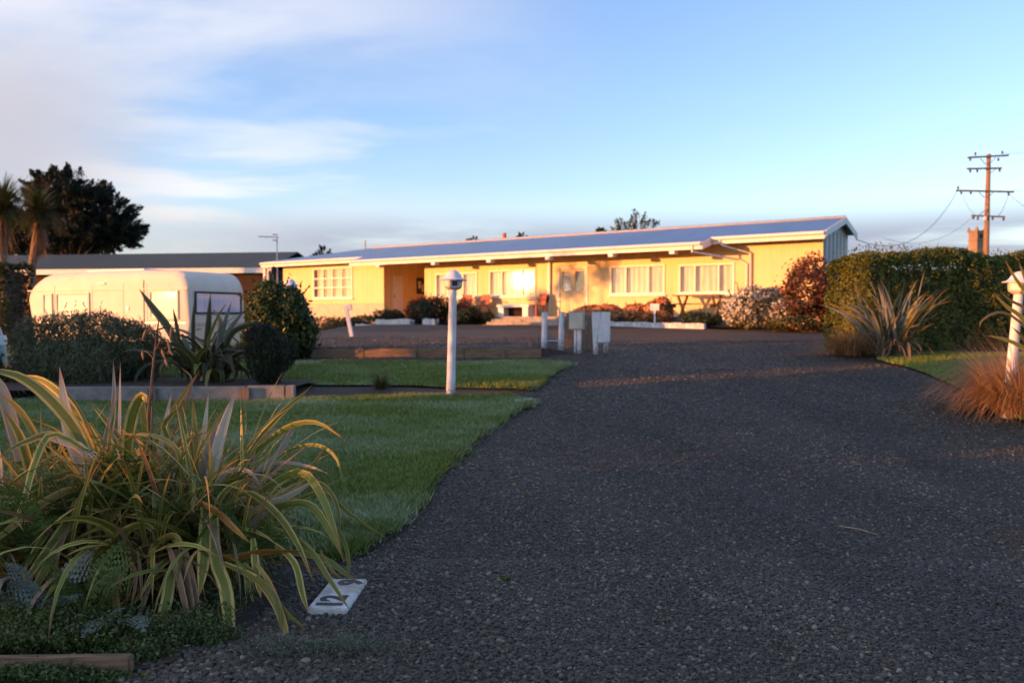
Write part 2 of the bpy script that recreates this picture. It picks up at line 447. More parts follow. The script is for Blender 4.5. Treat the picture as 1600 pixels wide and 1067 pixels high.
M['lf_hedge'] = leaf_mat('hedge_leaves', (0.042, 0.058, 0.010), (0.115, 0.132, 0.018), (0.24, 0.22, 0.030))
M['lf_dark_hedge'] = leaf_mat('dark_hedge_leaves', (0.010, 0.018, 0.007), (0.024, 0.040, 0.012), (0.042, 0.062, 0.018))
M['lf_grey'] = leaf_mat('grey_green_leaves', (0.038, 0.048, 0.022), (0.088, 0.104, 0.048), (0.16, 0.175, 0.090))
M['lf_round'] = leaf_mat('glossy_green_leaves', (0.018, 0.034, 0.009), (0.042, 0.068, 0.014), (0.10, 0.125, 0.030), rough=0.35)
M['lf_conifer'] = leaf_mat('dark_needles', (0.012, 0.017, 0.008), (0.024, 0.031, 0.012), (0.040, 0.048, 0.018))
M['lf_macro'] = leaf_mat('macrocarpa_needles', (0.006, 0.010, 0.006), (0.013, 0.021, 0.010), (0.022, 0.032, 0.014))
M['lf_garden'] = leaf_mat('garden_leaves', (0.014, 0.026, 0.010), (0.032, 0.052, 0.018), (0.060, 0.085, 0.030))
M['lf_red'] = leaf_mat('russet_leaves', (0.035, 0.028, 0.012), (0.10, 0.055, 0.020), (0.22, 0.045, 0.022))
M['lf_copper'] = leaf_mat('copper_leaves', (0.06, 0.022, 0.012), (0.16, 0.045, 0.022), (0.26, 0.075, 0.035))
M['lf_white'] = leaf_mat('white_blossom', (0.22, 0.19, 0.14), (0.50, 0.46, 0.38), (0.72, 0.68, 0.58), rough=0.7)
M['lf_orange'] = leaf_mat('faded_orange_heads', (0.38, 0.14, 0.05), (0.60, 0.24, 0.09), (0.70, 0.34, 0.15), rough=0.8)
M['lf_olive'] = leaf_mat('olive_leaves', (0.035, 0.038, 0.014), (0.075, 0.075, 0.022), (0.14, 0.125, 0.035))
M['lf_rose'] = leaf_mat('red_petals', (0.22, 0.008, 0.010), (0.36, 0.012, 0.014), (0.48, 0.03, 0.03), rough=0.6)
M['lf_fern'] = leaf_mat('fern_green', (0.055, 0.095, 0.020), (0.105, 0.175, 0.034), (0.17, 0.23, 0.055), trans=0.3)
M['lf_fern_grey'] = leaf_mat('silver_fern', (0.12, 0.16, 0.13), (0.19, 0.23, 0.19), (0.28, 0.31, 0.26))
M['lf_under'] = leaf_mat('ground_cover_leaves', (0.040, 0.060, 0.016), (0.085, 0.120, 0.030), (0.15, 0.19, 0.055))
M['lf_weed'] = leaf_mat('grey_weed', (0.07, 0.085, 0.050), (0.13, 0.15, 0.10), (0.26, 0.28, 0.22))
M['lf_tussock'] = leaf_mat('rust_tussock', (0.16, 0.080, 0.030), (0.32, 0.18, 0.075), (0.46, 0.29, 0.13), trans=0.3)
M['lf_palm'] = leaf_mat('cabbage_tree_leaves', (0.022, 0.032, 0.012), (0.065, 0.075, 0.022), (0.13, 0.12, 0.035))
M['lf_skirt'] = leaf_mat('dead_skirt', (0.10, 0.055, 0.025), (0.20, 0.11, 0.05), (0.28, 0.17, 0.08))

M['bl_var'] = blade_mat('variegated_blade', (0.19, 0.215, 0.034), (0.62, 0.49, 0.14), (0.42, 0.19, 0.08), (0.30, 0.13, 0.05), (0.30, 0.22, 0.06))
M['bl_green'] = blade_mat('green_blade', (0.155, 0.185, 0.030), (0.43, 0.37, 0.080), (0.36, 0.16, 0.06), (0.26, 0.11, 0.04), (0.20, 0.16, 0.05), stripe_w=0.14)
M['bl_glauc'] = blade_mat('silvery_blade', (0.54, 0.47, 0.34), (0.68, 0.53, 0.40), (0.50, 0.25, 0.17), (0.48, 0.22, 0.15), (0.34, 0.32, 0.24), stripe_w=0.18)
M['bl_yellow'] = blade_mat('yellow_blade', (0.30, 0.26, 0.055), (0.46, 0.35, 0.10), (0.45, 0.16, 0.04), (0.36, 0.13, 0.04), (0.44, 0.20, 0.04))
M['bl_orange'] = blade_mat('orange_dying_blade', (0.40, 0.17, 0.035), (0.46, 0.26, 0.06), (0.20, 0.07, 0.03), (0.14, 0.06, 0.03), (0.16, 0.06, 0.03))
M['bl_dead'] = blade_mat('dead_blade', (0.30, 0.18, 0.09), (0.42, 0.29, 0.17), (0.16, 0.08, 0.04), (0.14, 0.08, 0.05), (0.12, 0.07, 0.04))
M['bl_dark'] = blade_mat('dark_green_blade', (0.055, 0.070, 0.026), (0.13, 0.125, 0.045), (0.20, 0.09, 0.045), (0.16, 0.07, 0.035), (0.10, 0.07, 0.035))
M['bl_grey'] = blade_mat('blue_grey_blade', (0.19, 0.22, 0.19), (0.27, 0.27, 0.20), (0.26, 0.15, 0.08), (0.24, 0.12, 0.06), (0.16, 0.15, 0.10), stripe_w=0.15)

# ------------------------------------------------------------------ object helpers
def link(name, me, mat=None, parent=None, loc=None):
    o = bpy.data.objects.new(name, me)
    COL.objects.link(o)
    if mat is not None:
        me.materials.clear(); me.materials.append(M[mat] if isinstance(mat, str) else mat)
    if parent is not None: o.parent = parent
    if loc is not None: o.location = loc
    return o

def tag(o, label=None, cat=None, group=None, kind=None):
    if label: o['label'] = label
    if cat: o['category'] = cat
    if group: o['group'] = group
    if kind: o['kind'] = kind
    return o

def thing(name, label, cat, loc=(0, 0, 0), rz=0.0, group=None):
    o = bpy.data.objects.new(name, None)
    o.empty_display_size = 0.2
    COL.objects.link(o)
    o.location = loc; o.rotation_euler = (0, 0, rz)
    return tag(o, label, cat, group)

def np_mesh(name, verts, faces, smooth=False, var=None, uv=None):
    """verts (N,3), faces (F,k) array with a constant k"""
    me = bpy.data.meshes.new(name)
    verts = np.asarray(verts, np.float32); faces = np.asarray(faces, np.int32)
    F, k = faces.shape
    me.vertices.add(len(verts)); me.vertices.foreach_set('co', verts.ravel())
    me.loops.add(F * k); me.loops.foreach_set('vertex_index', faces.ravel())
    me.polygons.add(F)
    me.polygons.foreach_set('loop_start', np.arange(F, dtype=np.int32) * k)
    me.polygons.foreach_set('loop_total', np.full(F, k, np.int32))
    me.polygons.foreach_set('use_smooth', np.full(F, smooth, bool))
    if var is not None:
        a = me.attributes.new('var', 'FLOAT', 'POINT'); a.data.foreach_set('value', np.asarray(var, np.float32))
    if uv is not None:
        l = me.uv_layers.new(name='UVMap'); l.data.foreach_set('uv', np.asarray(uv, np.float32)[faces.ravel()].ravel())
    me.update(calc_edges=True)
    return me

class MB:
    """collects simple solids into one mesh"""
    def __init__(s): s.v = []; s.f = []
    def add(s, vs, fs):
        b = len(s.v); s.v += [tuple(v) for v in vs]; s.f += [tuple(b + i for i in f) for f in fs]; return s
    def box(s, x0, x1, y0, y1, z0, z1):
        vs = [(x0, y0, z0), (x1, y0, z0), (x1, y1, z0), (x0, y1, z0), (x0, y0, z1), (x1, y0, z1), (x1, y1, z1), (x0, y1, z1)]
        return s.add(vs, [(0, 3, 2, 1), (4, 5, 6, 7), (0, 1, 5, 4), (1, 2, 6, 5), (2, 3, 7, 6), (3, 0, 4, 7)])
    def bar(s, a, b, w, h=None, up=(0, 0, 1)):
        h = h or w
        a, b = Vector(a), Vector(b); d = (b - a).normalized(); u = Vector(up)
        if abs(d.dot(u)) > 0.98: u = Vector((0, 1, 0))
        r = d.cross(u).normalized(); u = r.cross(d)
        vs = []
        for p in (a, b):
            for i, j in ((-1, -1), (1, -1), (1, 1), (-1, 1)):
                vs.append(p + r * (i * w / 2) + u * (j * h / 2))
        return s.add(vs, [(0, 1, 2, 3), (7, 6, 5, 4), (0, 4, 5, 1), (1, 5, 6, 2), (2, 6, 7, 3), (3, 7, 4, 0)])
    def tube(s, pts, radii, n=8, caps=True):
        pts = [Vector(p) for p in pts]
        if isinstance(radii, (int, float)): radii = [radii] * len(pts)
        prev = None; vs = []
        for i, p in enumerate(pts):
            d = (pts[min(i + 1, len(pts) - 1)] - pts[max(i - 1, 0)]).normalized()
            u = prev if prev is not None else (Vector((1, 0, 0)) if abs(d.x) < 0.9 else Vector((0, 1, 0)))
            r = (u - d * u.dot(d)).normalized(); w = d.cross(r); prev = r
            for k in range(n):
                a = 2 * PI * k / n
                vs.append(p + (r * math.cos(a) + w * math.sin(a)) * radii[i])
        fs = []
        for i in range(len(pts) - 1):
            for k in range(n):
                k2 = (k + 1) % n
                fs.append((i * n + k, i * n + k2, (i + 1) * n + k2, (i + 1) * n + k))
        if caps:
            fs.append(tuple(reversed(range(n)))); fs.append(tuple((len(pts) - 1) * n + k for k in range(n)))
        return s.add(vs, fs)
    def lathe(s, prof, c=(0, 0, 0), n=20, rot=0.0):
        vs = []; fs = []
        for r, z in prof:
            for k in range(n):
                a = 2 * PI * k / n + rot
                vs.append((c[0] + r * math.cos(a), c[1] + r * math.sin(a), c[2] + z))
        for i in range(len(prof) - 1):
            for k in range(n):
                k2 = (k + 1) % n
                fs.append((i * n + k, i * n + k2, (i + 1) * n + k2, (i + 1) * n + k))
        fs.append(tuple(reversed(range(n)))); fs.append(tuple((len(prof) - 1) * n + k for k in range(n)))
        return s.add(vs, fs)
    def mesh(s, name, smooth=False, bevel=0.0):
        me = bpy.data.meshes.new(name); me.from_pydata(s.v, [], s.f); me.update()
        if bevel:
            bm = bmesh.new(); bm.from_mesh(me)
            ed = [e for e in bm.edges if len(e.link_faces) == 2 and e.calc_face_angle(0) > 0.6]
            bmesh.ops.bevel(bm, geom=ed, offset=bevel, segments=2, affect='EDGES', clamp_overlap=True)
            bm.to_mesh(me); bm.free()
        if smooth:
            me.polygons.foreach_set('use_smooth', np.full(len(me.polygons), True))
            try: me.set_sharp_from_angle(angle=math.radians(40))
            except Exception: pass
        return me
    def build(s, name, mat, parent=None, smooth=False, bevel=0.0, loc=None):
        return link(name, s.mesh(name, smooth, bevel), mat, parent, loc)

def unit(v): return v / np.maximum(1e-9, np.linalg.norm(v, axis=1, keepdims=True))

def leaf_quads(c, nrm, size, aspect=0.5, axis=None, rng=RNG):
    """one small pointed leaf per centre: (verts, faces, var)"""
    n = len(c)
    nrm = unit(nrm)
    a = rng.normal(size=(n, 3)) if axis is None else axis + rng.normal(size=(n, 3)) * 0.35
    a = unit(a - nrm * np.sum(a * nrm, axis=1, keepdims=True))
    b = np.cross(nrm, a)
    s = np.asarray(size).reshape(-1, 1) * np.ones((n, 1))
    v = np.empty((n, 4, 3))
    v[:, 0] = c - a * s
    v[:, 1] = c + b * s * aspect - nrm * s * 0.12
    v[:, 2] = c + a * s
    v[:, 3] = c - b * s * aspect - nrm * s * 0.12
    return v.reshape(-1, 3), np.arange(n * 4).reshape(n, 4), np.repeat(rng.random(n), 4)

def lumps(d, seed, k=3.0):
    """cheap smooth pseudo noise on vectors, -1..1"""
    r = np.random.default_rng(seed)
    out = np.zeros(len(d))
    for i in range(6):
        w = r.normal(size=3) * k * (0.7 + 0.35 * i); p = r.random() * 6.28
        out += np.sin(d @ w + p) / (1 + 0.5 * i)
    return out / 2.2

def blob_points(blobs, n, shell=0.16, lump=0.16, seed=1, rng=RNG):
    """points scattered through the outer volume of overlapping ellipsoids"""
    blobs = np.asarray(blobs, float)
    area = (blobs[:, 3] * blobs[:, 4] + blobs[:, 4] * blobs[:, 5] + blobs[:, 3] * blobs[:, 5])
    idx = rng.choice(len(blobs), size=int(n * 1.6), p=area / area.sum())
    d = unit(rng.normal(size=(len(idx), 3)))
    rad = 1 - np.abs(rng.normal(size=len(idx))) * shell + rng.normal(size=len(idx)) * 0.03
    p0 = d * blobs[idx, 3:6]
    rad = rad * (1 + lump * lumps(p0 + blobs[idx, :3], seed, 2.2 / max(0.3, blobs[:, 3:6].mean())))
    p = blobs[idx, :3] + p0 * rad[:, None]
    keep = np.ones(len(p), bool)
    for j, bl in enumerate(blobs):
        q = np.linalg.norm((p - bl[:3]) / bl[3:6], axis=1)
        keep &= (q > 0.62) | (idx == j)
    p = p[keep][:n]; nr = (d / blobs[idx, 3:6])[keep][:n]
    return p, unit(nr)

def foliage(name, mat, parent, p, nr, size, aspect=0.5, spread=0.7, axis=None, clump=None):
    nn = unit(nr) + RNG.normal(size=p.shape) * spread
    sz = size * (0.7 + 0.6 * RNG.random(len(p)))
    v, f, var = leaf_quads(p, nn, sz, aspect, axis)
    if clump is not None:   # leaf colour varies from clump to clump as well as leaf to leaf
        cl = np.repeat(0.5 + 0.5 * lumps(p, clump, 5.0), 4)
        var = np.clip(0.55 * var + 0.45 * cl, 0, 1)
    return link(name, np_mesh(name, v, f, False, var), mat, parent)

def shrub(name, label, cat, loc, blobs, n, size, mat, group=None, aspect=0.5, stem=None, stem_mat='bark', spread=0.7, seed=3, extra=(), shell=0.2, lump=0.16, axis=None):
    """thing > foliage, stem (+ extra named leaf layers)"""
    t = thing(name, label, cat, loc, 0, group)
    p, nr = blob_points(blobs, n, seed=seed, shell=shell, lump=lump)
    # stray shoots breaking the outline
    k_ = RNG.integers(0, len(p), max(25, n // 130)); m_ = 7
    dirs = unit(nr[k_] + np.array([0, 0, 0.7]) + RNG.normal(size=(len(k_), 3)) * 0.35); ln_ = (RNG.uniform(2.5, 6.5, len(k_)) * size)
    sp_ = np.concatenate([p[k_] + dirs * (ln_ * (j + 0.5) / m_)[:, None] + RNG.normal(size=(len(k_), 3)) * size * 0.25 for j in range(m_)])
    ax_ = RNG.normal(size=p.shape) if axis is None else np.tile(axis, (len(p), 1))
    foliage('foliage', mat, t, np.concatenate([p, sp_]), np.concatenate([nr, unit(RNG.normal(size=sp_.shape))]), size, aspect, spread, clump=seed, axis=np.concatenate([ax_, np.tile(dirs, (m_, 1))]))
    mb = MB()
    for (bx, by, bz, rx, ry, rz) in blobs:
        top = Vector((bx, by, bz))
        for k in range(3):
            e = top + Vector((random.uniform(-1, 1) * rx * 0.6, random.uniform(-1, 1) * ry * 0.6, random.uniform(-0.2, 0.6) * rz))
            b = Vector((bx * 0.2 + random.uniform(-.05, .05), by * 0.2, -0.05))
            mb.tube([b, (b + e) / 2 + Vector((random.uniform(-.1, .1), random.uniform(-.1, .1), 0)) * rx, e], [stem or 0.02, (stem or 0.02) * 0.7, 0.005], 5)
    mb.build('stem', stem_mat, t)
    for nm, mt, cnt, sz, asp, sh in extra:
        q, qn = blob_points(blobs, cnt, seed=seed + 5, shell=sh, lump=lump)
        foliage(nm, mt, t, q, qn, sz, asp, 0.5)
    return t

# ------------------------------------------------------------------ ground, drive, lawns
def grid_sheet(name, xs, ys, fz, mat, kind='structure'):
    X, Y = np.meshgrid(xs, ys)
    Z = fz(X, Y)
    v = np.stack([X, Y, Z], -1).reshape(-1, 3)
    nx, ny = len(xs), len(ys)
    i = np.arange(nx * ny).reshape(ny, nx)
    f = np.stack([i[:-1, :-1], i[:-1, 1:], i[1:, 1:], i[1:, :-1]], -1).reshape(-1, 4)
    o = link(name, np_mesh(name, v, f, True), mat)
    return tag(o, kind=kind)

def micro(X, Y):
    return 0.012 * np.sin(X * 1.7 + 0.6 * np.sin(Y * 1.1)) * np.sin(Y * 1.3 + 0.4) + 0.006 * np.sin(X * 4.1 + Y * 2.3)

gx = np.unique(np.concatenate([np.linspace(-2500, -60, 25), np.linspace(-60, 60, 81), np.linspace(60, 2500, 25)]))
gy = np.unique(np.concatenate([np.linspace(-300, -20, 8), np.linspace(-20, 60, 81), np.linspace(60, 3000, 40)]))
g = grid_sheet('ground', gx, gy, lambda X, Y: ground_plain(X, Y) - 0.16, 'lawn')
tag(g, label='rough grassy ground round the whole site')

dx = np.linspace(-6.6, 22, 160)
dy = np.unique(np.concatenate([np.linspace(-6, 15.55, 120), [15.6, 15.62], np.linspace(15.7, 32, 70)]))
drive = grid_sheet('gravel_driveway', dx, dy, lambda X, Y: ground(X, Y) + micro(X, Y), 'gravel')
tag(drive, label='dark grey gravel driveway')

def poly_sheet(name, pts2, mat, dz, step=0.25, ragged=0.0, seed=0):
    """flat-lying sheet that fills a polygon and follows the ground"""
    r = random.Random(seed)
    out = []
    n = len(pts2)
    for i in range(n):
        a, b = Vector(pts2[i]), Vector(pts2[(i + 1) % n])
        k = max(1, int((b - a).length / step))
        for j in range(k):
            p = a.lerp(b, j / k)
            out.append(Vector((p.x + r.uniform(-1, 1) * ragged, p.y + r.uniform(-1, 1) * ragged)))
    xs = [p.x for p in out]; ys = [p.y for p in out]
    inner = []
    x = min(xs)
    while x < max(xs):
        y = min(ys)
        while y < max(ys):
            inner.append(Vector((x + r.uniform(-.02, .02), y + r.uniform(-.02, .02)))); y += step
        x += step
    allp = out + inner
    edges = [(i, (i + 1) % len(out)) for i in range(len(out))]
    V, E, F, *_ = delaunay_2d_cdt(allp, edges, [list(range(len(out)))], 1, 1e-5)
    me = bpy.data.meshes.new(name)
    co = np.array([(v.x, v.y) for v in V])
    z = ground_plain(co[:, 0], co[:, 1]) + micro(co[:, 0], co[:, 1]) + dz
    me.from_pydata([(a, b, c) for (a, b), c in zip(co, z)], [], [tuple(f) for f in F]); me.update()
    me.polygons.foreach_set('use_smooth', np.full(len(me.polygons), True))
    return link(name, me, mat), out

def in_poly(P, poly):
    x, y = P[:, 0], P[:, 1]; ins = np.zeros(len(P), bool)
    n = len(poly)
    for i in range(n):
        x1, y1 = poly[i]; x2, y2 = poly[(i + 1) % n]
        if y1 == y2: continue
        c = ((y1 > y) != (y2 > y)) & (x < (x2 - x1) * (y - y1) / (y2 - y1) + x1)
        ins ^= c
    return ins

def g2(px, py):
    p = on_ground(px, py); return (p.x, p.y)

def grass_on(name, label, poly, density, h, w, dz, group=None):
    P = np.array([(p[0], p[1]) for p in poly])
    lo, hi = P.min(0), P.max(0)
    n = int((hi - lo).prod() * density)
    q = lo + RNG.random((n, 2)) * (hi - lo)
    q = q[in_poly(q, P)]
    k = 3
    q = np.repeat(q, k, axis=0) + RNG.normal(size=(len(q) * k, 2)) * 0.012
    n = len(q)
    z = ground_plain(q[:, 0], q[:, 1]) + micro(q[:, 0], q[:, 1]) + dz
    base = np.column_stack([q, z])
    a = RNG.random(n) * 2 * PI
    side = np.column_stack([np.cos(a), np.sin(a), np.zeros(n)])
    patch = 1 + 0.45 * lumps(np.column_stack([q, np.zeros(n)]), 9, 1.6)
    hh = (h * (0.55 + 0.8 * RNG.random(n)) * np.clip(patch, 0.5, 1.6))[:, None]
    lean = RNG.normal(size=(n, 3)) * 0.45; lean[:, 2] = 1
    v = np.empty((n, 3, 3))
    v[:, 0] = base - side * w; v[:, 1] = base + side * w; v[:, 2] = base + lean * hh
    o = link(name, np_mesh(name, v.reshape(-1, 3), np.arange(3 * n).reshape(n, 3), False, np.repeat(RNG.random(n), 3)), 'grass')
    return tag(o, label, 'grass', kind='stuff')

front_edge = [(525, 872), (560, 848), (600, 818), (640, 778), (668, 745), (700, 712), (745, 676), (800, 641), (828, 629)]
front_lawn = [g2(*p) for p in front_edge] + [g2(800, 620.5), g2(640, 618.5), g2(450, 627)] + [(-6.4, 11.0), (-7.8, 10.4), (-7.4, 6.5), (-3.2, 5.6), (-1.6, 4.95)]
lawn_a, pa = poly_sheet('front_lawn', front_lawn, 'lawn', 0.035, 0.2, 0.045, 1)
tag(lawn_a, label='front lawn beside the driveway', kind='structure')
grass_on('front_lawn_grass', 'short dewy grass of the front lawn beside the driveway', pa, 2100, 0.034, 0.0045, 0.034)

back_lawn = [g2(832, 613), g2(846, 597), g2(862, 583), g2(893, 571), g2(840, 567.5), g2(700, 568), g2(520, 569)] + [(-6.2, 14.9), (-6.2, 12.3), g2(440, 603), g2(640, 606.5)]
lawn_b, pb = poly_sheet('back_lawn', back_lawn, 'lawn', 0.04, 0.3, 0.02, 2)
tag(lawn_b, label='second lawn strip below the timber edging', kind='structure')
grass_on('back_lawn_grass', 'short dewy grass of the second lawn strip', pb, 1300, 0.04, 0.0055, 0.04)

ditch = [g2(836, 624), g2(834, 611), g2(640, 606.5), g2(440, 602.5), (-6.2, 12.4), (-6.3, 11.0), g2(450, 628), g2(640, 618)]
so, _ = poly_sheet('soil_strip', ditch, 'soil', 0.012, 0.3, 0.02, 3)
tag(so, label='dark bare soil strip between the two lawns', kind='structure')

verge = [g2(1368, 562), g2(1410, 574), g2(1455, 590), g2(1500, 610), g2(1540, 631), g2(1566, 652)] + [g2(1640, 672), (9.5, 8.2), (13.5, 12.5), (12.0, 16.0), g2(1450, 556), g2(1400, 556)]
lawn_c, pc = poly_sheet('verge_lawn', verge, 'lawn', 0.035, 0.3, 0.02, 4)
tag(lawn_c, label='grass verge in front of the right hand hedge', kind='structure')
grass_on('verge_grass', 'short grass of the verge in front of the hedge', pc, 900, 0.045, 0.006, 0.034)

# tufts straggling over the edge of the front lawn
def fringe(name, label, edge, n, w_out):
    P = np.array(edge); seg = RNG.integers(0, len(P) - 1, n); t_ = RNG.random(n)[:, None]
    q = P[seg] * (1 - t_) + P[seg + 1] * t_
    q = q + RNG.normal(size=(n, 2)) * w_out * (0.4 + 0.8 * np.abs(lumps(np.column_stack([q, q[:, 0]]), 77, 2.0)))[:, None]
    q = np.repeat(q, 4, axis=0) + RNG.normal(size=(4 * n, 2)) * 0.015; m = len(q)
    base = np.column_stack([q, ground_plain(q[:, 0], q[:, 1]) + 0.012])
    a = RNG.random(m) * 2 * PI; sd = np.column_stack([np.cos(a), np.sin(a), np.zeros(m)])
    lean = RNG.normal(size=(m, 3)) * 0.7; lean[:, 2] = 1
    v = np.empty((m, 3, 3)); v[:, 0] = base - sd * .0045; v[:, 1] = base + sd * .0045; v[:, 2] = base + lean * (0.055 * (0.5 + RNG.random(m)))[:, None]
    o = link(name, np_mesh(name, v.reshape(-1, 3), np.arange(3 * m).reshape(m, 3), False, np.repeat(RNG.random(m), 3)), 'grass')
    return tag(o, label, 'grass', kind='stuff')
fringe('front_lawn_fringe', 'ragged grass tufts along the gravel edge of the front lawn', [g2(p[0] + 3, p[1] + 2) for p in front_edge], 5200, 0.075)
fringe('back_lawn_fringe', 'ragged grass tufts along the edge of the second lawn', [g2(832, 611), g2(846, 597), g2(862, 583), g2(893, 571)], 900, 0.05)
# earth rim between lawn and gravel
rim = [g2(p[0] - 4, p[1] - 6) for p in front_edge] + [g2(p[0] + (22 if p[1] > 700 else 14), p[1] + (10 if p[1] > 700 else 5)) for p in reversed(front_edge)]
so2, _ = poly_sheet('earth_rim', rim, 'soil', 0.012, 0.12, 0.05, 5)
tag(so2, label='thin earth rim between front lawn and gravel', kind='structure')

# planted bed at the lower left
bed = [(-5.6, 3.0), (-1.95, 3.05), (-1.45, 3.5), (-1.25, 4.1), (-1.15, 4.7), (-1.45, 5.2), (-2.3, 5.7), (-3.6, 6.0), (-5.6, 6.0)]
so3, pbed = poly_sheet('flower_bed_soil', bed, 'soil', 0.012, 0.15, 0.06, 6)
tag(so3, label='dark soil of the flax bed in the foreground', kind='structure')

# loose pebbles, near part of the drive
def pebbles():
    pts = []; scl = []
    def scatter(y0, y1, dens, smin, smax, xr=None):
        hw = 0.66 * y1 + 0.3
        n = int(2 * hw * (y1 - y0) * dens)
        q = np.column_stack([RNG.uniform(-hw, hw, n), RNG.uniform(y0, y1, n)])
        q = q[np.abs(q[:, 0]) < 0.645 * q[:, 1] + 0.25]
        if xr: q = q[(q[:, 0] > xr[0] + RNG.normal(size=len(q)) * 0.1) & (q[:, 0] < xr[1] + RNG.normal(size=len(q)) * 0.25)]
        kp = ~in_poly(q, np.array(pa_in)) & ~in_poly(q, np.array(pc))
        bedm = in_poly(q, np.array(bed_in))
        kp &= ~bedm
        q = q[kp]
        s = smin + (smax - smin) * RNG.random(len(q)) ** 2.2
        z = ground(q[:, 0], q[:, 1]) + micro(q[:, 0], q[:, 1]) + s * 0.15
        pts.append(np.column_stack([q, z]))
        e = np.column_stack([s * RNG.uniform(0.8, 1.35, len(q)), s * RNG.uniform(0.7, 1.0, len(q)), s * RNG.uniform(0.45, 0.75, len(q))])
        scl.append(e)
    pa_in = [(p.x, p.y) for p in pa]
    bed_in = [(-5.6, 2.0), (-1.75, 3.1), (-1.6, 3.6), (-1.45, 4.2), (-1.4, 4.8), (-2.3, 5.6), (-5.6, 6.0)]
    scatter(2.9, 5.0, 7200, 0.0040, 0.0125)
    scatter(2.9, 5.0, 240, 0.011, 0.020)
    scatter(2.9, 4.9, 1500, 0.010, 0.021, (-2.0, -0.75))
    scatter(5.0, 7.0, 4200, 0.0050, 0.0135)
    scatter(7.0, 10.0, 1700, 0.0065, 0.016)
    scatter(10.0, 14.0, 650, 0.009, 0.019)
    scatter(14.0, 20.0, 200, 0.010, 0.020)
    P = np.concatenate(pts); S = np.concatenate(scl)
    me = bpy.data.meshes.new('gravel_pebbles')
    me.vertices.add(len(P)); me.vertices.foreach_set('co', P.astype(np.float32).ravel())
    a = me.attributes.new('scl', 'FLOAT_VECTOR', 'POINT'); a.data.foreach_set('vector', S.astype(np.float32).ravel())
    me.update()
    o = link('gravel_pebbles', me, 'pebble')
    ng = bpy.data.node_groups.new('pebble_scatter', 'GeometryNodeTree')
    ng.interface.new_socket('Geometry', in_out='INPUT', socket_type='NodeSocketGeometry')
    ng.interface.new_socket('Geometry', in_out='OUTPUT', socket_type='NodeSocketGeometry')
    N, L = ng.nodes, ng.links
    gi = N.new('NodeGroupInput'); go = N.new('NodeGroupOutput')
    ico = N.new('GeometryNodeMeshIcoSphere'); ico.inputs['Radius'].default_value = 1.0; ico.inputs['Subdivisions'].default_value = 2
    sm = N.new('GeometryNodeSetShadeSmooth')
    L.new(ico.outputs[0], sm.inputs[0])
    st = N.new('GeometryNodeSetMaterial'); st.inputs['Material'].default_value = M['pebble']
    L.new(sm.outputs[0], st.inputs[0])
    iop = N.new('GeometryNodeInstanceOnPoints')
    L.new(gi.outputs[0], iop.inputs['Points']); L.new(st.outputs[0], iop.inputs['Instance'])
    rv = N.new('FunctionNodeRandomValue'); rv.data_type = 'FLOAT_VECTOR'
    rv.inputs[0].default_value = (-0.5, -0.5, 0); rv.inputs[1].default_value = (0.5, 0.5, 6.28)
    L.new(rv.outputs[0], iop.inputs['Rotation'])
    na = N.new('GeometryNodeInputNamedAttribute'); na.data_type = 'FLOAT_VECTOR'; na.inputs[0].default_value = 'scl'
    L.new(na.outputs[0], iop.inputs['Scale'])
    L.new(iop.outputs[0], go.inputs[0])
    md = o.modifiers.new('scatter', 'NODES'); md.node_group = ng
    tag(o, 'loose grey pebbles covering the near driveway', 'gravel', kind='stuff')
pebbles()

# far hill
hv = []
hx = np.linspace(300, 1600, 60)
hv_top = [(x, 1500, 1.0 + 105 * sstep(560, 1000, x) * (1 + 0.05 * math.sin(x * 0.02)) + 22 * sstep(600, 780, x)) for x in hx]
mbh = MB()
vs = [(x, 1400, 0) for x in hx] + hv_top + [(x, 1900, 0) for x in hx]
k = len(hx)
fs = [(i, i + 1, k + i + 1, k + i) for i in range(k - 1)] + [(k + i, k + i + 1, 2 * k + i + 1, 2 * k + i) for i in range(k - 1)]
mbh.add(vs, fs)
tag(mbh.build('hill', 'hill', smooth=True), label='dark distant hill behind the hedge at right', kind='structure')

# ------------------------------------------------------------------ main house
TH = math.radians(35)
HZ = 1.1
house = thing('house', 'long low yellow house with blue-grey metal roof across the background', 'house', (0, 33, HZ), -TH)
# local frame: x along the facade to the right, y into the house, z above the ground line
ZW = 4.16 - HZ
WT = 0.14
def hz(z): return z - HZ
wins = [  # s0, s1, z0, z1, mullions as fractions
    (-11.75, -9.05, 2.28, 3.74, 'grid'),
    (-4.02, -1.75, 2.23, 3.28, (0.30, 0.68)),
    (-1.15, 1.15, 2.23, 3.32, (0.27, 0.74)),
    (4.44, 6.65, 2.23, 3.31, (0.28, 0.72)),
    (7.16, 9.18, 2.23, 3.27, (0.28, 0.74)),
]
door = (2.2, 3.5, 1.5, 3.34)
def wall_run(name, s0, s1, z0, z1, holes, parent, mat):
    mb = MB()
    hs = sorted(holes)
    x = s0
    for (a, b, c, d) in hs:
        if a > x: mb.box(x, a, 0, WT, z0, z1)
        mb.box(a, b, 0, WT, d, z1)
        if c > z0 + 0.01: mb.box(a, b, 0, WT, z0, c)
        x = b
    if x < s1: mb.box(x, s1, 0, WT, z0, z1)
    return mb.build(name, mat, parent)
wall_run('wall', -13.95, -7.07, hz(2.02), ZW, [(w[0], w[1], hz(w[2]), hz(w[3])) for w in wins[:1]], house, 'wall')
MB().box(-13.93, -7.09, 0.03, WT, hz(0.9), hz(2.02) - 0.003).build('foundation_wall', 'plinth', house)
wall_run('wall', -4.63, 12.05, hz(1.1), ZW, [(w[0], w[1], hz(w[2]), hz(w[3])) for w in wins[1:]] + [(door[0], door[1], hz(door[2]), hz(door[3]))], house, 'wall')
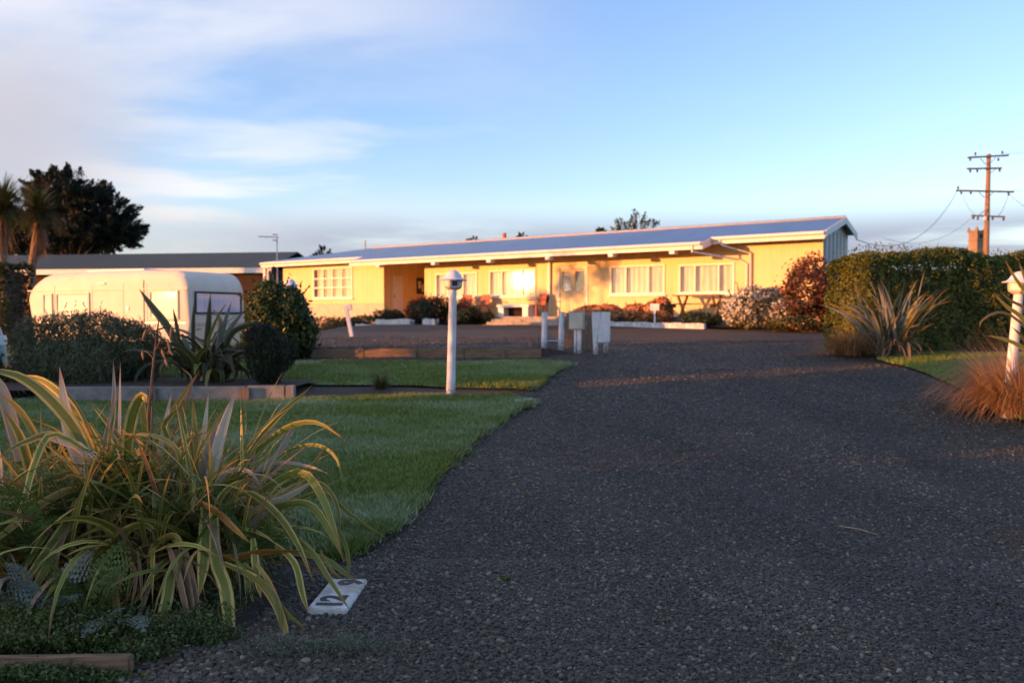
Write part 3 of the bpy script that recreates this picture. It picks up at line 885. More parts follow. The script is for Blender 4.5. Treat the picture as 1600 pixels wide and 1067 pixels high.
# passage between the two blocks
MB().box(-7.07 - WT, -7.07, WT + 0.003, 3.2, hz(1.0), ZW).build('passage_wall', 'wall', house)
MB().box(-7.06, -4.5, 3.2, 3.28, hz(1.0), ZW).build('passage_wall', 'dark_interior', house)  # dark colour stands in for the shade at the passage end
MB().box(-4.63, -4.5, WT + 0.003, 3.19, hz(1.0), ZW).build('passage_wall', 'wall', house)
MB().box(-7.05, -4.65, -0.2, 3.18, hz(1.0), hz(1.42)).build('passage_floor', 'step', house)
pd = MB().box(-7.06, -7.03, 0.55, 1.25, hz(1.5), hz(3.3)).build('door', 'cream_trim', house)
MB().box(-7.03, -7.0, 0.62, 0.66, hz(2.3), hz(2.42)).build('handle', 'steel', pd)
nb = MB().box(-7.06, -7.02, 2.2, 2.75, hz(2.5), hz(3.25)).build('notice_board', 'dark_interior', house)
nb['label'] = 'dark notice board on the passage wall'
MB().box(-7.02, -7.012, 2.28, 2.46, hz(2.75), hz(3.1)).build('paper', 'cream_trim', nb)
MB().box(-7.02, -7.012, 2.52, 2.7, hz(2.6), hz(2.95)).build('paper', 'white', nb)
# gable and back walls
gab = MB()
gab.add([(12.05, 0.003, hz(1.0)), (12.05, 3.3, hz(1.0)), (12.05, 3.3, ZW + 0.12), (12.05, 1.95, ZW + 0.52), (12.05, 0.003, ZW + 0.05),
         (11.92, 0.003, hz(1.0)), (11.92, 3.3, hz(1.0)), (11.92, 3.3, ZW + 0.12), (11.92, 1.95, ZW + 0.52), (11.92, 0.003, ZW + 0.05)],
        [(0, 1, 2, 3, 4), (9, 8, 7, 6, 5), (0, 5, 6, 1), (1, 6, 7, 2), (2, 7, 8, 3), (3, 8, 9, 4), (4, 9, 5, 0)])
g_o = gab.build('gable_wall', 'wall_side', house)
for i in range(6):
    MB().box(12.053, 12.075, 0.25 + i * 0.5, 0.29 + i * 0.5, hz(1.0), ZW + 0.1).build('batten', 'wall_side', g_o)
MB().box(-13.9, 11.9, 3.3, 3.42, hz(0.9), ZW).build('back_wall', 'wall_side', house)
MB().box(-13.94, -13.8, WT + 0.003, 3.29, hz(0.9), ZW).build('side_wall', 'wall', house)

def tilted_pane(x0, x1, y, z0, z1, deg, out=1):
    # glass tilted in shape so its sun glare reaches the camera
    k = (z1 - z0) * math.tan(math.radians(deg)) * out; t_ = 0.006 * out
    return MB().add([(x0, y, z0), (x1, y, z0), (x1, y + t_, z0), (x0, y + t_, z0), (x0, y + k, z1), (x1, y + k, z1), (x1, y + k + t_, z1), (x0, y + k + t_, z1)],
                    [(0, 3, 2, 1), (4, 5, 6, 7), (0, 1, 5, 4), (1, 2, 6, 5), (2, 3, 7, 6), (3, 0, 4, 7)])
def window(s0, s1, z0, z1, mull, parent, y=0.0, curtain='curtain'):
    fw = 0.075
    mb = MB()
    mb.box(s0, s1, y - 0.03, y + 0.07, z1 - fw, z1); mb.box(s0, s1, y - 0.03, y + 0.07, z0, z0 + fw)
    mb.box(s0, s0 + fw, y - 0.03, y + 0.07, z0 + fw, z1 - fw); mb.box(s1 - fw, s1, y - 0.03, y + 0.07, z0 + fw, z1 - fw)
    w = mb.build('window', 'cream_trim', parent)
    MB().box(s0 - 0.06, s1 + 0.06, y - 0.075, y - 0.004, z0 - 0.06, z0 - 0.003).build('sill', 'cream_trim', w)
    a, b, c, d = s0 + fw, s1 - fw, z0 + fw, z1 - fw
    xs = [a]
    if mull == 'grid':
        cols = 4; cuts = [a + (b - a) * i / cols for i in range(1, cols)]
    else:
        cuts = [a + (b - a) * f for f in mull]
    for cx in cuts:
        MB().box(cx - 0.035, cx + 0.035, y - 0.025, y + 0.055, c, d).build('mullion', 'cream_trim', w)
    edges = [a] + [v for cx in cuts for v in (cx - 0.035, cx + 0.035)] + [b]
    for i in range(0, len(edges), 2):
        x0, x1 = edges[i], edges[i + 1]
        if mull == 'grid':
            for r in range(3):
                r0 = c + (d - c) * r / 3; r1 = c + (d - c) * (r + 1) / 3
                if r: MB().box(x0 - 0.002, x1 + 0.002, y - 0.02, y + 0.05, r0 - 0.03, r0 + 0.03).build('glazing_bar', 'cream_trim', w)
                MB().box(x0 + 0.001, x1 - 0.001, y + 0.015, y + 0.021, r0 + (0.031 if r else 0.001), r1 - 0.031 if r < 2 else r1 - 0.001).build('pane', 'glass', w)
        else:
            tilted_pane(x0 + 0.001, x1 - 0.001, y + 0.010, c + 0.001, d - 0.001, 1.2).build('pane', 'glass', w)
    # curtain with folds behind the panes
    n = int((b - a) / 0.035)
    vs = []; fs = []
    for i in range(n + 1):
        x = a + (b - a) * i / n; yy = y + 0.11 + 0.018 * math.sin(i * 1.05) + 0.008 * math.sin(i * 0.37)
        vs += [(x, yy, c), (x, yy, d)]
        if i: fs.append((2 * i - 2, 2 * i, 2 * i + 1, 2 * i - 1))
    MB().add(vs, fs).build('curtain', curtain, w, smooth=True)
    return w
for i, wdef in enumerate(wins):
    window(wdef[0], wdef[1], hz(wdef[2]), hz(wdef[3]), wdef[4], house, curtain='curtain_dim')
# glazed double door
s0, s1, z0, z1 = door[0], door[1], hz(door[2]), hz(door[3])
mb = MB()
mb.box(s0, s1, -0.03, 0.08, z1 - 0.07, z1).box(s0, s0 + 0.07, -0.03, 0.08, z0, z1 - 0.07).box(s1 - 0.07, s1, -0.03, 0.08, z0, z1 - 0.07)
dr = mb.build('door', 'cream_trim', house)
mid = (s0 + s1) / 2
for (a, b) in ((s0 + 0.072, mid - 0.002), (mid + 0.002, s1 - 0.072)):
    m2 = MB(); zc = z0 + 0.92
    m2.box(a, b, 0.0, 0.045, z0, zc).box(a, b, 0.0, 0.045, z1 - 0.18, z1 - 0.072)
    m2.box(a, a + 0.09, 0.0, 0.045, zc, z1 - 0.18).box(b - 0.09, b, 0.0, 0.045, zc, z1 - 0.18)
    m2.build('door_leaf', 'wall', dr)
    tilted_pane(a + 0.091, b - 0.091, 0.012, zc + 0.001, z1 - 0.181, 1.2).build('pane', 'glass', dr)
    MB().box(a + 0.091, b - 0.091, 0.10, 0.11, zc, z1 - 0.18).build('blind_dim_room', 'curtain' if a < mid - 0.3 else 'dark_interior', dr)  # right sheet is coloured dark in place of the dim room
MB().tube([(mid - 0.06, -0.05, z0 + 0.98), (mid - 0.06, -0.05, z0 + 1.12)], 0.012, 6).build('handle', 'steel', dr)

# roof, one plane to the front: z = 4.27 - 0.25 n (n = -y)
def rz(y): return hz(4.27) + 0.25 * y
EV, EW, RY = -1.5, -0.65, 1.95
SL, SR, RL = -14.8, 12.27, -9.8
T = 0.05
def slab(pts, t=T):
    up = [Vector(p) for p in pts]; dn = [p - Vector((0, 0, t)) for p in up]; n = len(pts)
    return up + dn, [tuple(range(n)), tuple(reversed(range(n, 2 * n)))] + [(i, n + i, n + (i + 1) % n, (i + 1) % n) for i in range(n)]
roof = MB()
roof.add(*slab([(SL, EW, rz(EW)), (-7.67, EW, rz(EW)), (-7.67, EV, rz(EV)), (8.6, EV, rz(EV)), (8.6, EW, rz(EW)), (SR, EW, rz(EW)), (SR, RY, rz(RY)), (RL, RY, rz(RY))]))
YB = 3.6
zb = rz(RY) - 0.25 * (YB - RY)
roof.add(*slab([(RL, RY + 0.004, rz(RY)), (SR, RY + 0.004, rz(RY)), (SR, YB, zb), (SL, YB, zb)]))
roof.add(*slab([(SL, EW + 0.004, rz(EW) - 0.002), (RL - 0.004, RY, rz(RY) - 0.002), (SL, YB - 0.004, zb - 0.002)]))
r_o = roof.build('roof', 'roof', house)
MB().tube([(RL, RY, rz(RY) + 0.02), (SR, RY, rz(RY) + 0.02)], 0.05, 8).build('ridge_cap', 'steel', r_o)
MB().tube([(-2.2, RY + 0.6, rz(RY) - 0.2), (-2.2, RY + 0.6, rz(RY) + 0.35)], 0.09, 8).build('flue', 'terracotta', r_o)
MB().tube([(-10.6, RY + 0.4, rz(RY) - 0.4), (-10.6, RY + 0.4, rz(RY) + 0.45)], 0.05, 8).build('vent_pipe', 'steel', r_o)
fh = 0.2
def fascia(x0, x1, y, zt):
    f = MB().box(x0, x1, y - 0.035, y - 0.003, zt - T - fh, zt - 0.012).build('fascia', 'cream_trim', house)
    g_ = MB().tube([(x0 + 0.01, y - 0.085, zt - 0.075), (x1 - 0.01, y - 0.085, zt - 0.075)], 0.052, 8).build('gutter', 'cream_trim', f)
    return f
fascia(SL, -7.675, EW, rz(EW)); fascia(-7.67, 8.6, EV, rz(EV)); fascia(8.605, SR, EW, rz(EW))
for xx in (-7.66, 8.61):      # sloping end boards of the deep veranda roof
    y0, y1 = EV - 0.03, EW - 0.04
    MB().add([(xx, y0, rz(y0) - 0.01), (xx, y1, rz(y1) - 0.01), (xx, y1, rz(y1) - 0.26), (xx, y0, rz(y0) - 0.26),
              (xx + 0.03, y0, rz(y0) - 0.01), (xx + 0.03, y1, rz(y1) - 0.01), (xx + 0.03, y1, rz(y1) - 0.26), (xx + 0.03, y0, rz(y0) - 0.26)],
             [(0, 1, 2, 3), (7, 6, 5, 4), (0, 4, 5, 1), (1, 5, 6, 2), (2, 6, 7, 3), (3, 7, 4, 0)]).build('end_board', 'cream_trim', house)
def barge(x, ya, yb, za, zb_):
    return MB().add([(x, ya, za + .01), (x, yb, zb_ + .01), (x, yb, zb_ - .2), (x, ya, za - .2), (x + .03, ya, za + .01), (x + .03, yb, zb_ + .01), (x + .03, yb, zb_ - .2), (x + .03, ya, za - .2)],
             [(0, 1, 2, 3), (7, 6, 5, 4), (0, 4, 5, 1), (1, 5, 6, 2), (2, 6, 7, 3), (3, 7, 4, 0)]).build('barge_board', 'cream_trim', house)
barge(SR + 0.004, EW, RY, rz(EW), rz(RY)); barge(SR + 0.004, RY + 0.003, YB, rz(RY), zb)
# lining under the eaves
MB().add(*slab([(-7.6, EV + 0.02, rz(EV) - 0.16), (8.55, EV + 0.02, rz(EV) - 0.16), (8.55, -0.004, rz(0) - 0.16), (-7.6, -0.004, rz(0) - 0.16)], 0.02)).build('soffit', 'soffit', house)
for xx in (-5.9, -2.8, 0.0, 2.7, 5.3, 7.6):
    MB().box(xx - 0.09, xx + 0.09, EV - 0.10, EV + 0.22, rz(EV) - 0.37, rz(EV) - 0.262).build('rafter', 'white', house)
# posts and pipes
MB().box(-14.72, -14.6, EW + 0.05, EW + 0.17, hz(0.9), rz(EW) - 0.27).build('corner_post', 'cream_trim', house)
MB().tube([(8.3, EV - 0.06, rz(EV) - 0.12), (8.3, EV - 0.06, rz(EV) - 0.32), (9.35, -0.08, hz(3.35)), (9.62, -0.07, hz(3.2)), (9.62, -0.07, hz(1.1))], 0.035, 8).build('downpipe', 'cream_trim', house, smooth=True)
MB().tube([(8.9, EW - 0.06, rz(EW) - 0.12), (9.0, EW - 0.06, rz(EW) - 0.3), (9.75, -0.075, hz(3.55)), (9.75, -0.075, hz(1.1))], 0.035, 8).build('downpipe', 'cream_trim', house, smooth=True)
MB().box(1.75, 1.86, -0.10, -0.004, hz(1.3), hz(3.9)).build('door_post', 'cream_trim', house)
# veranda slab and steps
MB().box(-4.6, 9.5, -1.25, -0.004, hz(1.0), hz(1.44)).build('veranda_slab', 'step', house)
for i in range(3):
    MB().box(0.1, 3.4, -1.26 - 0.3 * (i + 1), -1.26 - 0.3 * i + 0.0 - 0.003, hz(0.95), hz(1.44) - 0.105 * (i + 1)).build('step', 'step', house)

def hl(x, y, z=None):
    """house frame -> world"""
    c, s = math.cos(-TH), math.sin(-TH)
    return Vector((x * c - y * s, 33 + x * s + y * c, z if z is not None else 0))

# ---- things on the veranda
def at_house(name, label, cat, x, y, z, group=None, rz_=0.0):
    p = hl(x, y, z)
    return thing(name, label, cat, p, -TH + rz_, group)
def chair(x, y, label, rz_):
    t = at_house('garden_chair', label, 'chair', x, y, 1.44, 'terracotta chairs on the veranda', rz_)
    MB().box(-0.24, 0.24, -0.24, 0.22, 0.40, 0.44).build('seat', 'terracotta', t, bevel=0.015)
    MB().add([(-0.25, 0.20, 0.44), (0.25, 0.20, 0.44), (0.22, 0.33, 0.88), (-0.22, 0.33, 0.88), (-0.25, 0.24, 0.44), (0.25, 0.24, 0.44), (0.22, 0.37, 0.88), (-0.22, 0.37, 0.88)],
             [(0, 1, 2, 3), (7, 6, 5, 4), (0, 4, 5, 1), (1, 5, 6, 2), (2, 6, 7, 3), (3, 7, 4, 0)]).build('backrest', 'terracotta', t, bevel=0.012)
    for sx in (-1, 1):
        for sy in (-1, 1):
            MB().bar((sx * 0.22, sy * 0.2, 0.40), (sx * 0.25, sy * 0.23, 0), 0.045).build('leg', 'terracotta', t)
        MB().box(sx * 0.26 - 0.03, sx * 0.26 + 0.03, -0.24, 0.26, 0.62, 0.65).build('armrest', 'terracotta', t)
chair(-1.9, -0.75, 'terracotta chair left of the pair under the bright window', 0.15)
chair(-1.05, -0.7, 'terracotta chair between its twin and the low pale bench', -0.1)
chair(1.55, -0.55, 'terracotta chair tucked beside the glazed front door', -0.3)
h = at_house('veranda_bench', 'low pale bench with a dark space beneath it under the bright window', 'bench', 0.75, -0.75, 1.44)
MB().box(-0.75, 0.75, -0.3, 0.3, 0.36, 0.46).build('seat', 'cream_trim', h)
MB().box(-0.70, -0.45, -0.27, 0.27, 0, 0.36).build('leg', 'cream_trim', h)
MB().box(0.45, 0.70, -0.27, 0.27, 0, 0.36).build('leg', 'cream_trim', h)
MB().box(-0.45, 0.45, 0.1, 0.27, 0.0, 0.355).build('dark_space_panel', 'brick', h)  # dark panel stands in for the shaded space beneath the seat
t = at_house('picnic_table', 'pale timber picnic table half hidden by the white blossom shrub', 'table', 8.2, -0.75, 1.44)
for i in range(4): MB().box(-0.8, 0.8, -0.36 + i * 0.185, -0.195 + i * 0.185, 0.70, 0.74).build('plank', 'timber', t)
for sx in (-0.6, 0.6):
    MB().bar((sx, -0.3, 0.7), (sx, 0.3, 0), 0.07).build('leg', 'timber', t); MB().bar((sx + 0.08, 0.3, 0.7), (sx + 0.08, -0.3, 0), 0.07).build('leg', 'timber', t)
MB().box(-0.8, 0.8, -0.74, -0.50, 0.40, 0.44).build('bench_seat', 'timber', t)
MB().box(-0.7, -0.62, -0.70, -0.4, 0.30, 0.40).build('bench_bracket', 'timber', t); MB().box(0.62, 0.7, -0.70, -0.4, 0.30, 0.40).build('bench_bracket', 'timber', t)
wl_ = at_house('wall_lamp', 'small dark wall lamp on the post beside the front door', 'lamp', 1.80, -0.11, 2.0)
MB().lathe([(0.03, 0.0), (0.05, 0.05), (0.05, 0.16), (0.08, 0.17), (0.02, 0.24)], (0, -0.06, 0), 8).build('shade', 'black', wl_)
MB().box(-0.02, 0.02, -0.06, 0.0, 0.1, 0.13).build('bracket', 'black', wl_)

# ---- garden in front of the house
def edging(name, label, cat, spots, group=None):
    p0 = hl(*spots[0][:2]); t = thing(name, label, cat, (p0.x, p0.y, gz(p0.x, p0.y)), 0)
    for (x, y, w, h_, d, wob) in spots:
        p = hl(x, y); z = gz(p.x, p.y)
        b = MB()
        n = 7
        prof = [(-w / 2, 0.0), (-w / 2 + .02, h_ * (0.8 + 0.2 * random.random())), (-w * 0.2, h_ * (1 + wob * random.uniform(-1, 1))), (w * 0.2, h_ * (1 + wob * random.uniform(-1, 1))), (w / 2 - .02, h_ * (0.75 + 0.25 * random.random())), (w / 2, 0.0)]
        vs = [(a, -d / 2, c) for a, c in prof] + [(a, d / 2, c) for a, c in prof]
        k = len(prof)
        b.add(vs, [tuple(range(k)), tuple(reversed(range(k, 2 * k)))] + [(i, (i + 1) % k, k + (i + 1) % k, k + i) for i in range(k)])
        me = b.mesh('stone', bevel=0.02)
        o = link('stone', me, 'white_worn', t, Vector((p.x, p.y, z - 0.02)) - t.location)
        o.rotation_euler = (0, 0, -TH + random.uniform(-.08, .08))
    return t
sp = []
x = 4.3
while x < 9.0:
    w = random.uniform(0.5, 0.85); sp.append((x + w / 2, -2.75, w - 0.015, 0.17, 0.2, 0.05)); x += w
edging('white_block_edging', 'row of white painted blocks edging the right garden bed', 'edging', sp)
sp = []
x = -11.6
for w in (0.5, 0.0, 0.55, 0.6, 0.0, 1.0, 1.1, 0.35, 1.2, 0.5, 1.4, 0.0, 0.6):
    if w: sp.append((x + w / 2, -2.6 + random.uniform(-.1, .1), w - 0.03, random.uniform(0.14, 0.24), 0.3, 0.25))
    x += w + (0.6 if w == 0 else 0.02)
edging('white_stone_edging', 'broken row of white stones edging the left garden bed', 'edging', sp)

# garden bed soil
def house_quad(name, label, xs, ys, dz):
    pts = []
    for x in np.linspace(xs[0], xs[1], 24):
        for y in (ys[0], ys[1]):
            p = hl(x, y); pts.append((p.x, p.y, gz(p.x, p.y) + dz))
    fs = [(2 * i, 2 * i + 2, 2 * i + 3, 2 * i + 1) for i in range(23)]
    return tag(MB().add(pts, fs).build(name, 'soil'), label=label, kind='structure')
house_quad('garden_bed', 'soil of the garden bed right of the steps', (3.8, 12.5), (-2.65, -1.0), 0.06)
house_quad('garden_bed', 'soil of the garden bed left of the steps', (-13.8, -0.4), (-2.5, -0.1), 0.06)

def hshrub(name, label, cat, x, y, w, d, hgt, n, size, mat, group=None, seed=1, extra=(), nb=5, **kw):
    p = hl(x, y); z = gz(p.x, p.y) + 0.05
    r = random.Random(seed)
    blobs = []
    for i in range(nb):
        bx = r.uniform(-.33, .33) * w; bh = hgt * r.uniform(0.7, 1.0) * (1 - 0.35 * abs(bx) / (0.5 * w))
        q = Matrix.Rotation(-TH, 3, 'Z') @ Vector((bx, r.uniform(-.3, .3) * d, 0))
        blobs.append((q.x, q.y, bh * 0.52, w * r.uniform(.2, .32), d * r.uniform(.32, .5), bh * 0.5))
    return shrub(name, label, cat, (p.x, p.y, z), blobs, n, size, mat, group, seed=seed, extra=extra, **kw)
GB = 'plants of the garden beds in front of the house'
rose = lambda n: (('blossom', 'lf_rose', n, 0.05, 0.9, 0.03),)
hshrub('garden_shrub', 'small dark rounded shrub below the multi paned window', 'shrub', -10.8, -1.3, 1.6, 1.0, 0.75, 2600, 0.04, 'lf_garden', GB, 21)
hshrub('garden_shrub', 'tall dark shrub topped with red buds below the left wing', 'shrub', -8.9, -1.3, 2.6, 1.3, 1.15, 4800, 0.042, 'lf_garden', GB, 22, rose(14))
hshrub('garden_shrub', 'low dark leafy plants in front of the shaded passage', 'shrub', -6.6, -1.5, 2.6, 1.2, 0.72, 4000, 0.04, 'lf_garden', GB, 23, rose(10))
hshrub('garden_shrub', 'low rose bush with a few red blooms right of the passage', 'shrub', -5.0, -1.7, 1.6, 1.0, 0.62, 2800, 0.04, 'lf_garden', GB, 24, rose(24))
hshrub('copper_shrub', 'copper leaved shrub directly left of the broad dark rose bush', 'shrub', -3.75, -1.3, 1.2, 1.0, 1.18, 2800, 0.045, 'lf_copper', GB, 25)
hshrub('rose_bush', 'broad dark rose bush with red blooms behind the white lamp post', 'shrub', -2.75, -1.8, 2.1, 1.3, 1.2, 5200, 0.045, 'lf_garden', GB, 26, rose(60))
hshrub('copper_shrub', 'copper leaved shrub between the rose bush and the terracotta chairs', 'shrub', -1.75, -1.35, 1.3, 0.9, 1.1, 2600, 0.045, 'lf_copper', GB, 27)
hshrub('garden_shrub', 'dark leafy shrub left of the concrete steps', 'shrub', -0.75, -1.7, 1.5, 1.0, 0.75, 3000, 0.042, 'lf_garden', GB, 28, rose(8))
hshrub('grey_shrub', 'low grey leaved cushion plant at the foot of the steps', 'shrub', -0.95, -2.35, 1.3, 0.8, 0.45, 2200, 0.035, 'lf_grey', GB, 29)
hshrub('rose_bush', 'leafy rose bush with red blooms right of the front door', 'shrub', 4.15, -1.7, 1.2, 1.0, 0.62, 2600, 0.04, 'lf_garden', GB, 30, rose(40))
hshrub('hydrangea', 'hydrangea with faded orange heads under the third veranda window', 'shrub', 5.2, -1.95, 2.1, 0.9, 0.98, 2200, 0.045, 'lf_garden', GB, 31, (('flower_head', 'lf_orange', 3600, 0.055, 0.9, 0.05),))
hshrub('hydrangea', 'taller hydrangea with bright orange heads left of the picnic table', 'shrub', 7.0, -1.95, 1.7, 0.9, 1.15, 1800, 0.045, 'lf_garden', GB, 32, (('flower_head', 'lf_orange', 4000, 0.06, 0.9, 0.05),))
hshrub('garden_shrub', 'low dark green plants behind the white blocks', 'shrub', 5.6, -2.25, 2.4, 0.6, 0.4, 3000, 0.035, 'lf_garden', GB, 33)
hshrub('garden_shrub', 'spreading dark green plant in front of the picnic table', 'shrub', 8.7, -2.1, 1.6, 0.8, 0.5, 2400, 0.04, 'lf_garden', GB, 34)
hshrub('blossom_shrub', 'large pale white blossom shrub below the downpipe', 'shrub', 10.8, -2.1, 2.1, 1.4, 1.4, 4200, 0.05, 'lf_olive', GB, 35, (('blossom', 'lf_white', 4200, 0.05, 0.8, 0.10),), nb=8)
hshrub('russet_shrub', 'tall russet and red shrub between white blossom and hedge', 'shrub', 12.3, -2.0, 2.2, 1.6, 2.15, 7500, 0.055, 'lf_red', GB, 36, (('red_leaf', 'lf_copper', 900, 0.06, 0.7, 0.1),), nb=8, lump=0.35)
hshrub('olive_shrub', 'tall olive green shrub at the right corner of the house', 'shrub', 13.7, -1.8, 1.8, 1.6, 1.9, 6000, 0.055, 'lf_olive', GB, 37, nb=7, lump=0.35)
hshrub('low_shrub', 'low olive ground shrub at the foot of the russet shrub', 'shrub', 12.6, -3.0, 2.6, 0.9, 0.5, 3200, 0.045, 'lf_olive', GB, 38, (('dry_leaf', 'lf_orange', 120, 0.05, 0.6, 0.05),))
# little sign on a stake
p = at(1023, 508, 26.6); gs = thing('garden_sign', 'small white square sign on a stake in the right garden bed', 'sign', (p.x, p.y, gz(p.x, p.y)), -0.4)
MB().box(-0.03, 0.03, -0.02, 0.02, 0, 0.62).build('stake', 'white', gs); MB().box(-0.15, 0.15, -0.035, -0.021, 0.55, 0.76).build('panel', 'white', gs)

# ------------------------------------------------------------------ building on the left
pL = at(-90, 424, 47); pR = at(414, 428, 44)
ang = math.atan2(pR.y - pL.y, pR.x - pL.x); Lb = (pR - pL).length
lb = thing('long_building', 'long dark roofed brick building behind the caravan', 'building', (pL.x, pL.y, 1.0), ang)
ze = (pL.z + pR.z) / 2 - 1.0
rb = MB()
rb.add(*slab([(0, -0.5, ze + 0.18), (Lb + 0.6, -0.5, ze + 0.18), (Lb + 0.3, 3.6, ze + 1.30), (0, 3.6, ze + 1.30)], 0.06))
rb.add(*slab([(0, 3.605, ze + 1.30), (Lb + 0.3, 3.605, ze + 1.30), (Lb + 0.6, 7.6, ze + 0.18), (0, 7.6, ze + 0.18)], 0.06))
rb.build('roof', 'roof_dark', lb)
MB().box(0, Lb + 0.6, -0.54, -0.505, ze - 0.12, ze + 0.16).build('fascia', 'cream_trim', lb)
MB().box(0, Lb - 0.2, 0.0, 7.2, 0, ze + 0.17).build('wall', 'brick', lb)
MB().box(0, Lb, -0.48, -0.004, ze - 0.02, ze + 0.0).build('soffit', 'soffit', lb)
for xx in (Lb - 3.5, Lb - 7.5, Lb - 12):
    w = MB().box(xx, xx + 1.8, -0.04, -0.004, 1.0, 2.2).build('window', 'cream_trim', lb)
    MB().box(xx + 0.1, xx + 0.85, -0.048, -0.043, 1.1, 2.1).build('pane', 'black', w); MB().box(xx + 0.95, xx + 1.7, -0.048, -0.043, 1.1, 2.1).build('pane', 'black', w)
MB().box(Lb + 0.3, Lb + 0.42, -0.5, -0.38, 0, ze - 0.12).build('porch_post', 'cream_trim', lb)
MB().box(Lb + 0.02, Lb + 0.14, -0.3, -0.18, 0, ze - 0.12).build('porch_post', 'cream_trim', lb)
# TV aerial
pa_ = at(433, 400, 43.5)
ae = thing('television_aerial', 'television aerial on a thin mast between the two buildings', 'aerial', (pa_.x, pa_.y, 3.6), 0.15)
mt = at(433, 371, 43.5).z - 3.6
MB().tube([(0, 0, -0.6), (0, 0, mt + 0.05)], 0.03, 6).build('mast', 'steel', ae)
bm_ = MB().bar((0.1, 0, mt), (-0.95, 0, mt + 0.04), 0.035).build('boom', 'steel', ae)
for i in range(9):
    xx = -0.9 + i * 0.1
    MB().bar((xx, -0.35, mt + 0.02), (xx, 0.35, mt + 0.02), 0.022).build('element', 'white', ae)
MB().box(-0.22, 0.02, -0.25, 0.25, mt - 0.16, mt - 0.14).build('reflector', 'white', ae)
MB().box(-0.22, 0.02, -0.25, 0.25, mt + 0.14, mt + 0.16).build('reflector', 'white', ae)

# ------------------------------------------------------------------ caravan
CX = at(295, 421, 21.0)
van_dir = math.atan2(0.394, -0.919)
cz = 0.42
van = thing('caravan', 'white caravan with rounded ends glowing in low sun', 'caravan', (CX.x, CX.y, cz), van_dir)
# local: x runs back along the side from the near corner, y to the LEFT of x ; the side seen faces +y?  (flipped below)
VL, VW = 6.05, 2.1
VT = CX.z - cz
def van_profile():
    pts = []
    zb = 0.38
    r1, r2 = 0.55, 0.75
    pts.append((0.10, zb)); pts.append((0.0, zb + 0.5)); pts.append((0.02, VT - r1))
    for k in range(1, 8):
        a = PI - k / 8 * PI / 2
        pts.append((0.02 + r1 + r1 * math.cos(a), VT - r1 + r1 * math.sin(a)))
    pts.append((1.6, VT + 0.02)); pts.append((3.4, VT + 0.02))
    for k in range(1, 9):
        a = PI / 2 - k / 8 * PI / 2
        pts.append((VL - 1.3 + 1.3 * math.cos(a), VT - r2 + r2 * math.sin(a) ))
    pts.append((VL - 0.18, zb + 0.35)); pts.append((VL - 0.3, zb))
    return pts
pf = van_profile()
# side (visible) lies at local y=0 and the body extends to y=-VW (away from the viewer)
k = len(pf)
vs = []
rows = [(0.0, 0.16), (-0.03, 0.06), (-0.12, 0.0), (-VW + 0.12, 0.0), (-VW + 0.03, 0.06), (-VW, 0.16)]
cxm = VL / 2; czm = VT * 0.5
for (yy, ins) in rows:
    for (a, b) in pf:
        a2 = a + (ins if a < 0.6 else (-ins if a > VL - 1.2 else 0)) * (1 if b > 0.9 else 0.5)
        b2 = b - (ins if b > VT - 0.75 else 0) * (b - (VT - 0.75)) / 0.75
        vs.append((a2, yy, b2))
fs = []
for r in range(len(rows) - 1):
    for i in range(k):
        j = (i + 1) % k
        fs.append((r * k + i, r * k + j, (r + 1) * k + j, (r + 1) * k + i))
fs.append(tuple(reversed(range(k)))); fs.append(tuple((len(rows) - 1) * k + i for i in range(k)))
M['van'] = plain('caravan_paint', (0.72, 0.64, 0.52), (0.66, 0.58, 0.46), 2, 0.55, spec=0.25)
body = MB().add(vs, fs)
bo = body.build('body', 'van', van, smooth=True)
bmx = bmesh.new(); bmx.from_mesh(bo.data); bmesh.ops.recalc_face_normals(bmx, faces=bmx.faces); bmx.to_mesh(bo.data); bmx.free()
def van_side_window(x0, x1, z0, z1, mat='curtain'):
    f = 0.045
    w = MB()
    w.box(x0, x1, 0.004, 0.036, z1 - f, z1).box(x0, x1, 0.004, 0.036, z0, z0 + f).box(x0, x0 + f, 0.004, 0.036, z0 + f, z1 - f).box(x1 - f, x1, 0.004, 0.036, z0 + f, z1 - f)
    w = w.build('window', 'van', van)
    tilted_pane(x0 + f + .001, x1 - f - .001, 0.030, z0 + f + .001, z1 - f - .001, 1.75, -1).build('pane', 'glass', w)
    MB().box(x0 + f + .001, x1 - f - .001, 0.002, 0.006, z0 + f + .001, z1 - f - .001).build('curtain', mat, w)
zt = VT - 0.53
van_side_window(0.35, 1.35, zt - 0.75, zt)
van_side_window(3.55, 4.85, zt - 0.75, zt - 0.02)
van_side_window(5.0, 5.38, zt - 0.78, zt - 0.03)
MB().box(0.05, VL - 0.05, 0.003, 0.02, zt + 0.03, zt + 0.06).build('trim_strip', 'van', van)
for xs_ in (1.45, 2.3, 3.45, 4.92):
    MB().box(xs_, xs_ + 0.014, 0.002, 0.010, 0.5, VT - 0.34).build('panel_seam', 'beige', van)
MB().box(0.1, VL - 0.3, 0.003, 0.016, 0.86, 0.89).build('trim_strip', 'steel', van)
vd = MB().box(1.55, 2.2, 0.004, 0.025, 0.5, VT - 0.24).build('door', 'van', van, bevel=0.008)
MB().box(2.08, 2.14, 0.027, 0.05, 1.2, 1.3).build('handle', 'steel', vd)
MB().box(2.95, 3.2, 0.003, 0.035, VT - 0.34, VT - 0.29).build('roof_vent_lip', 'cream_trim', van)
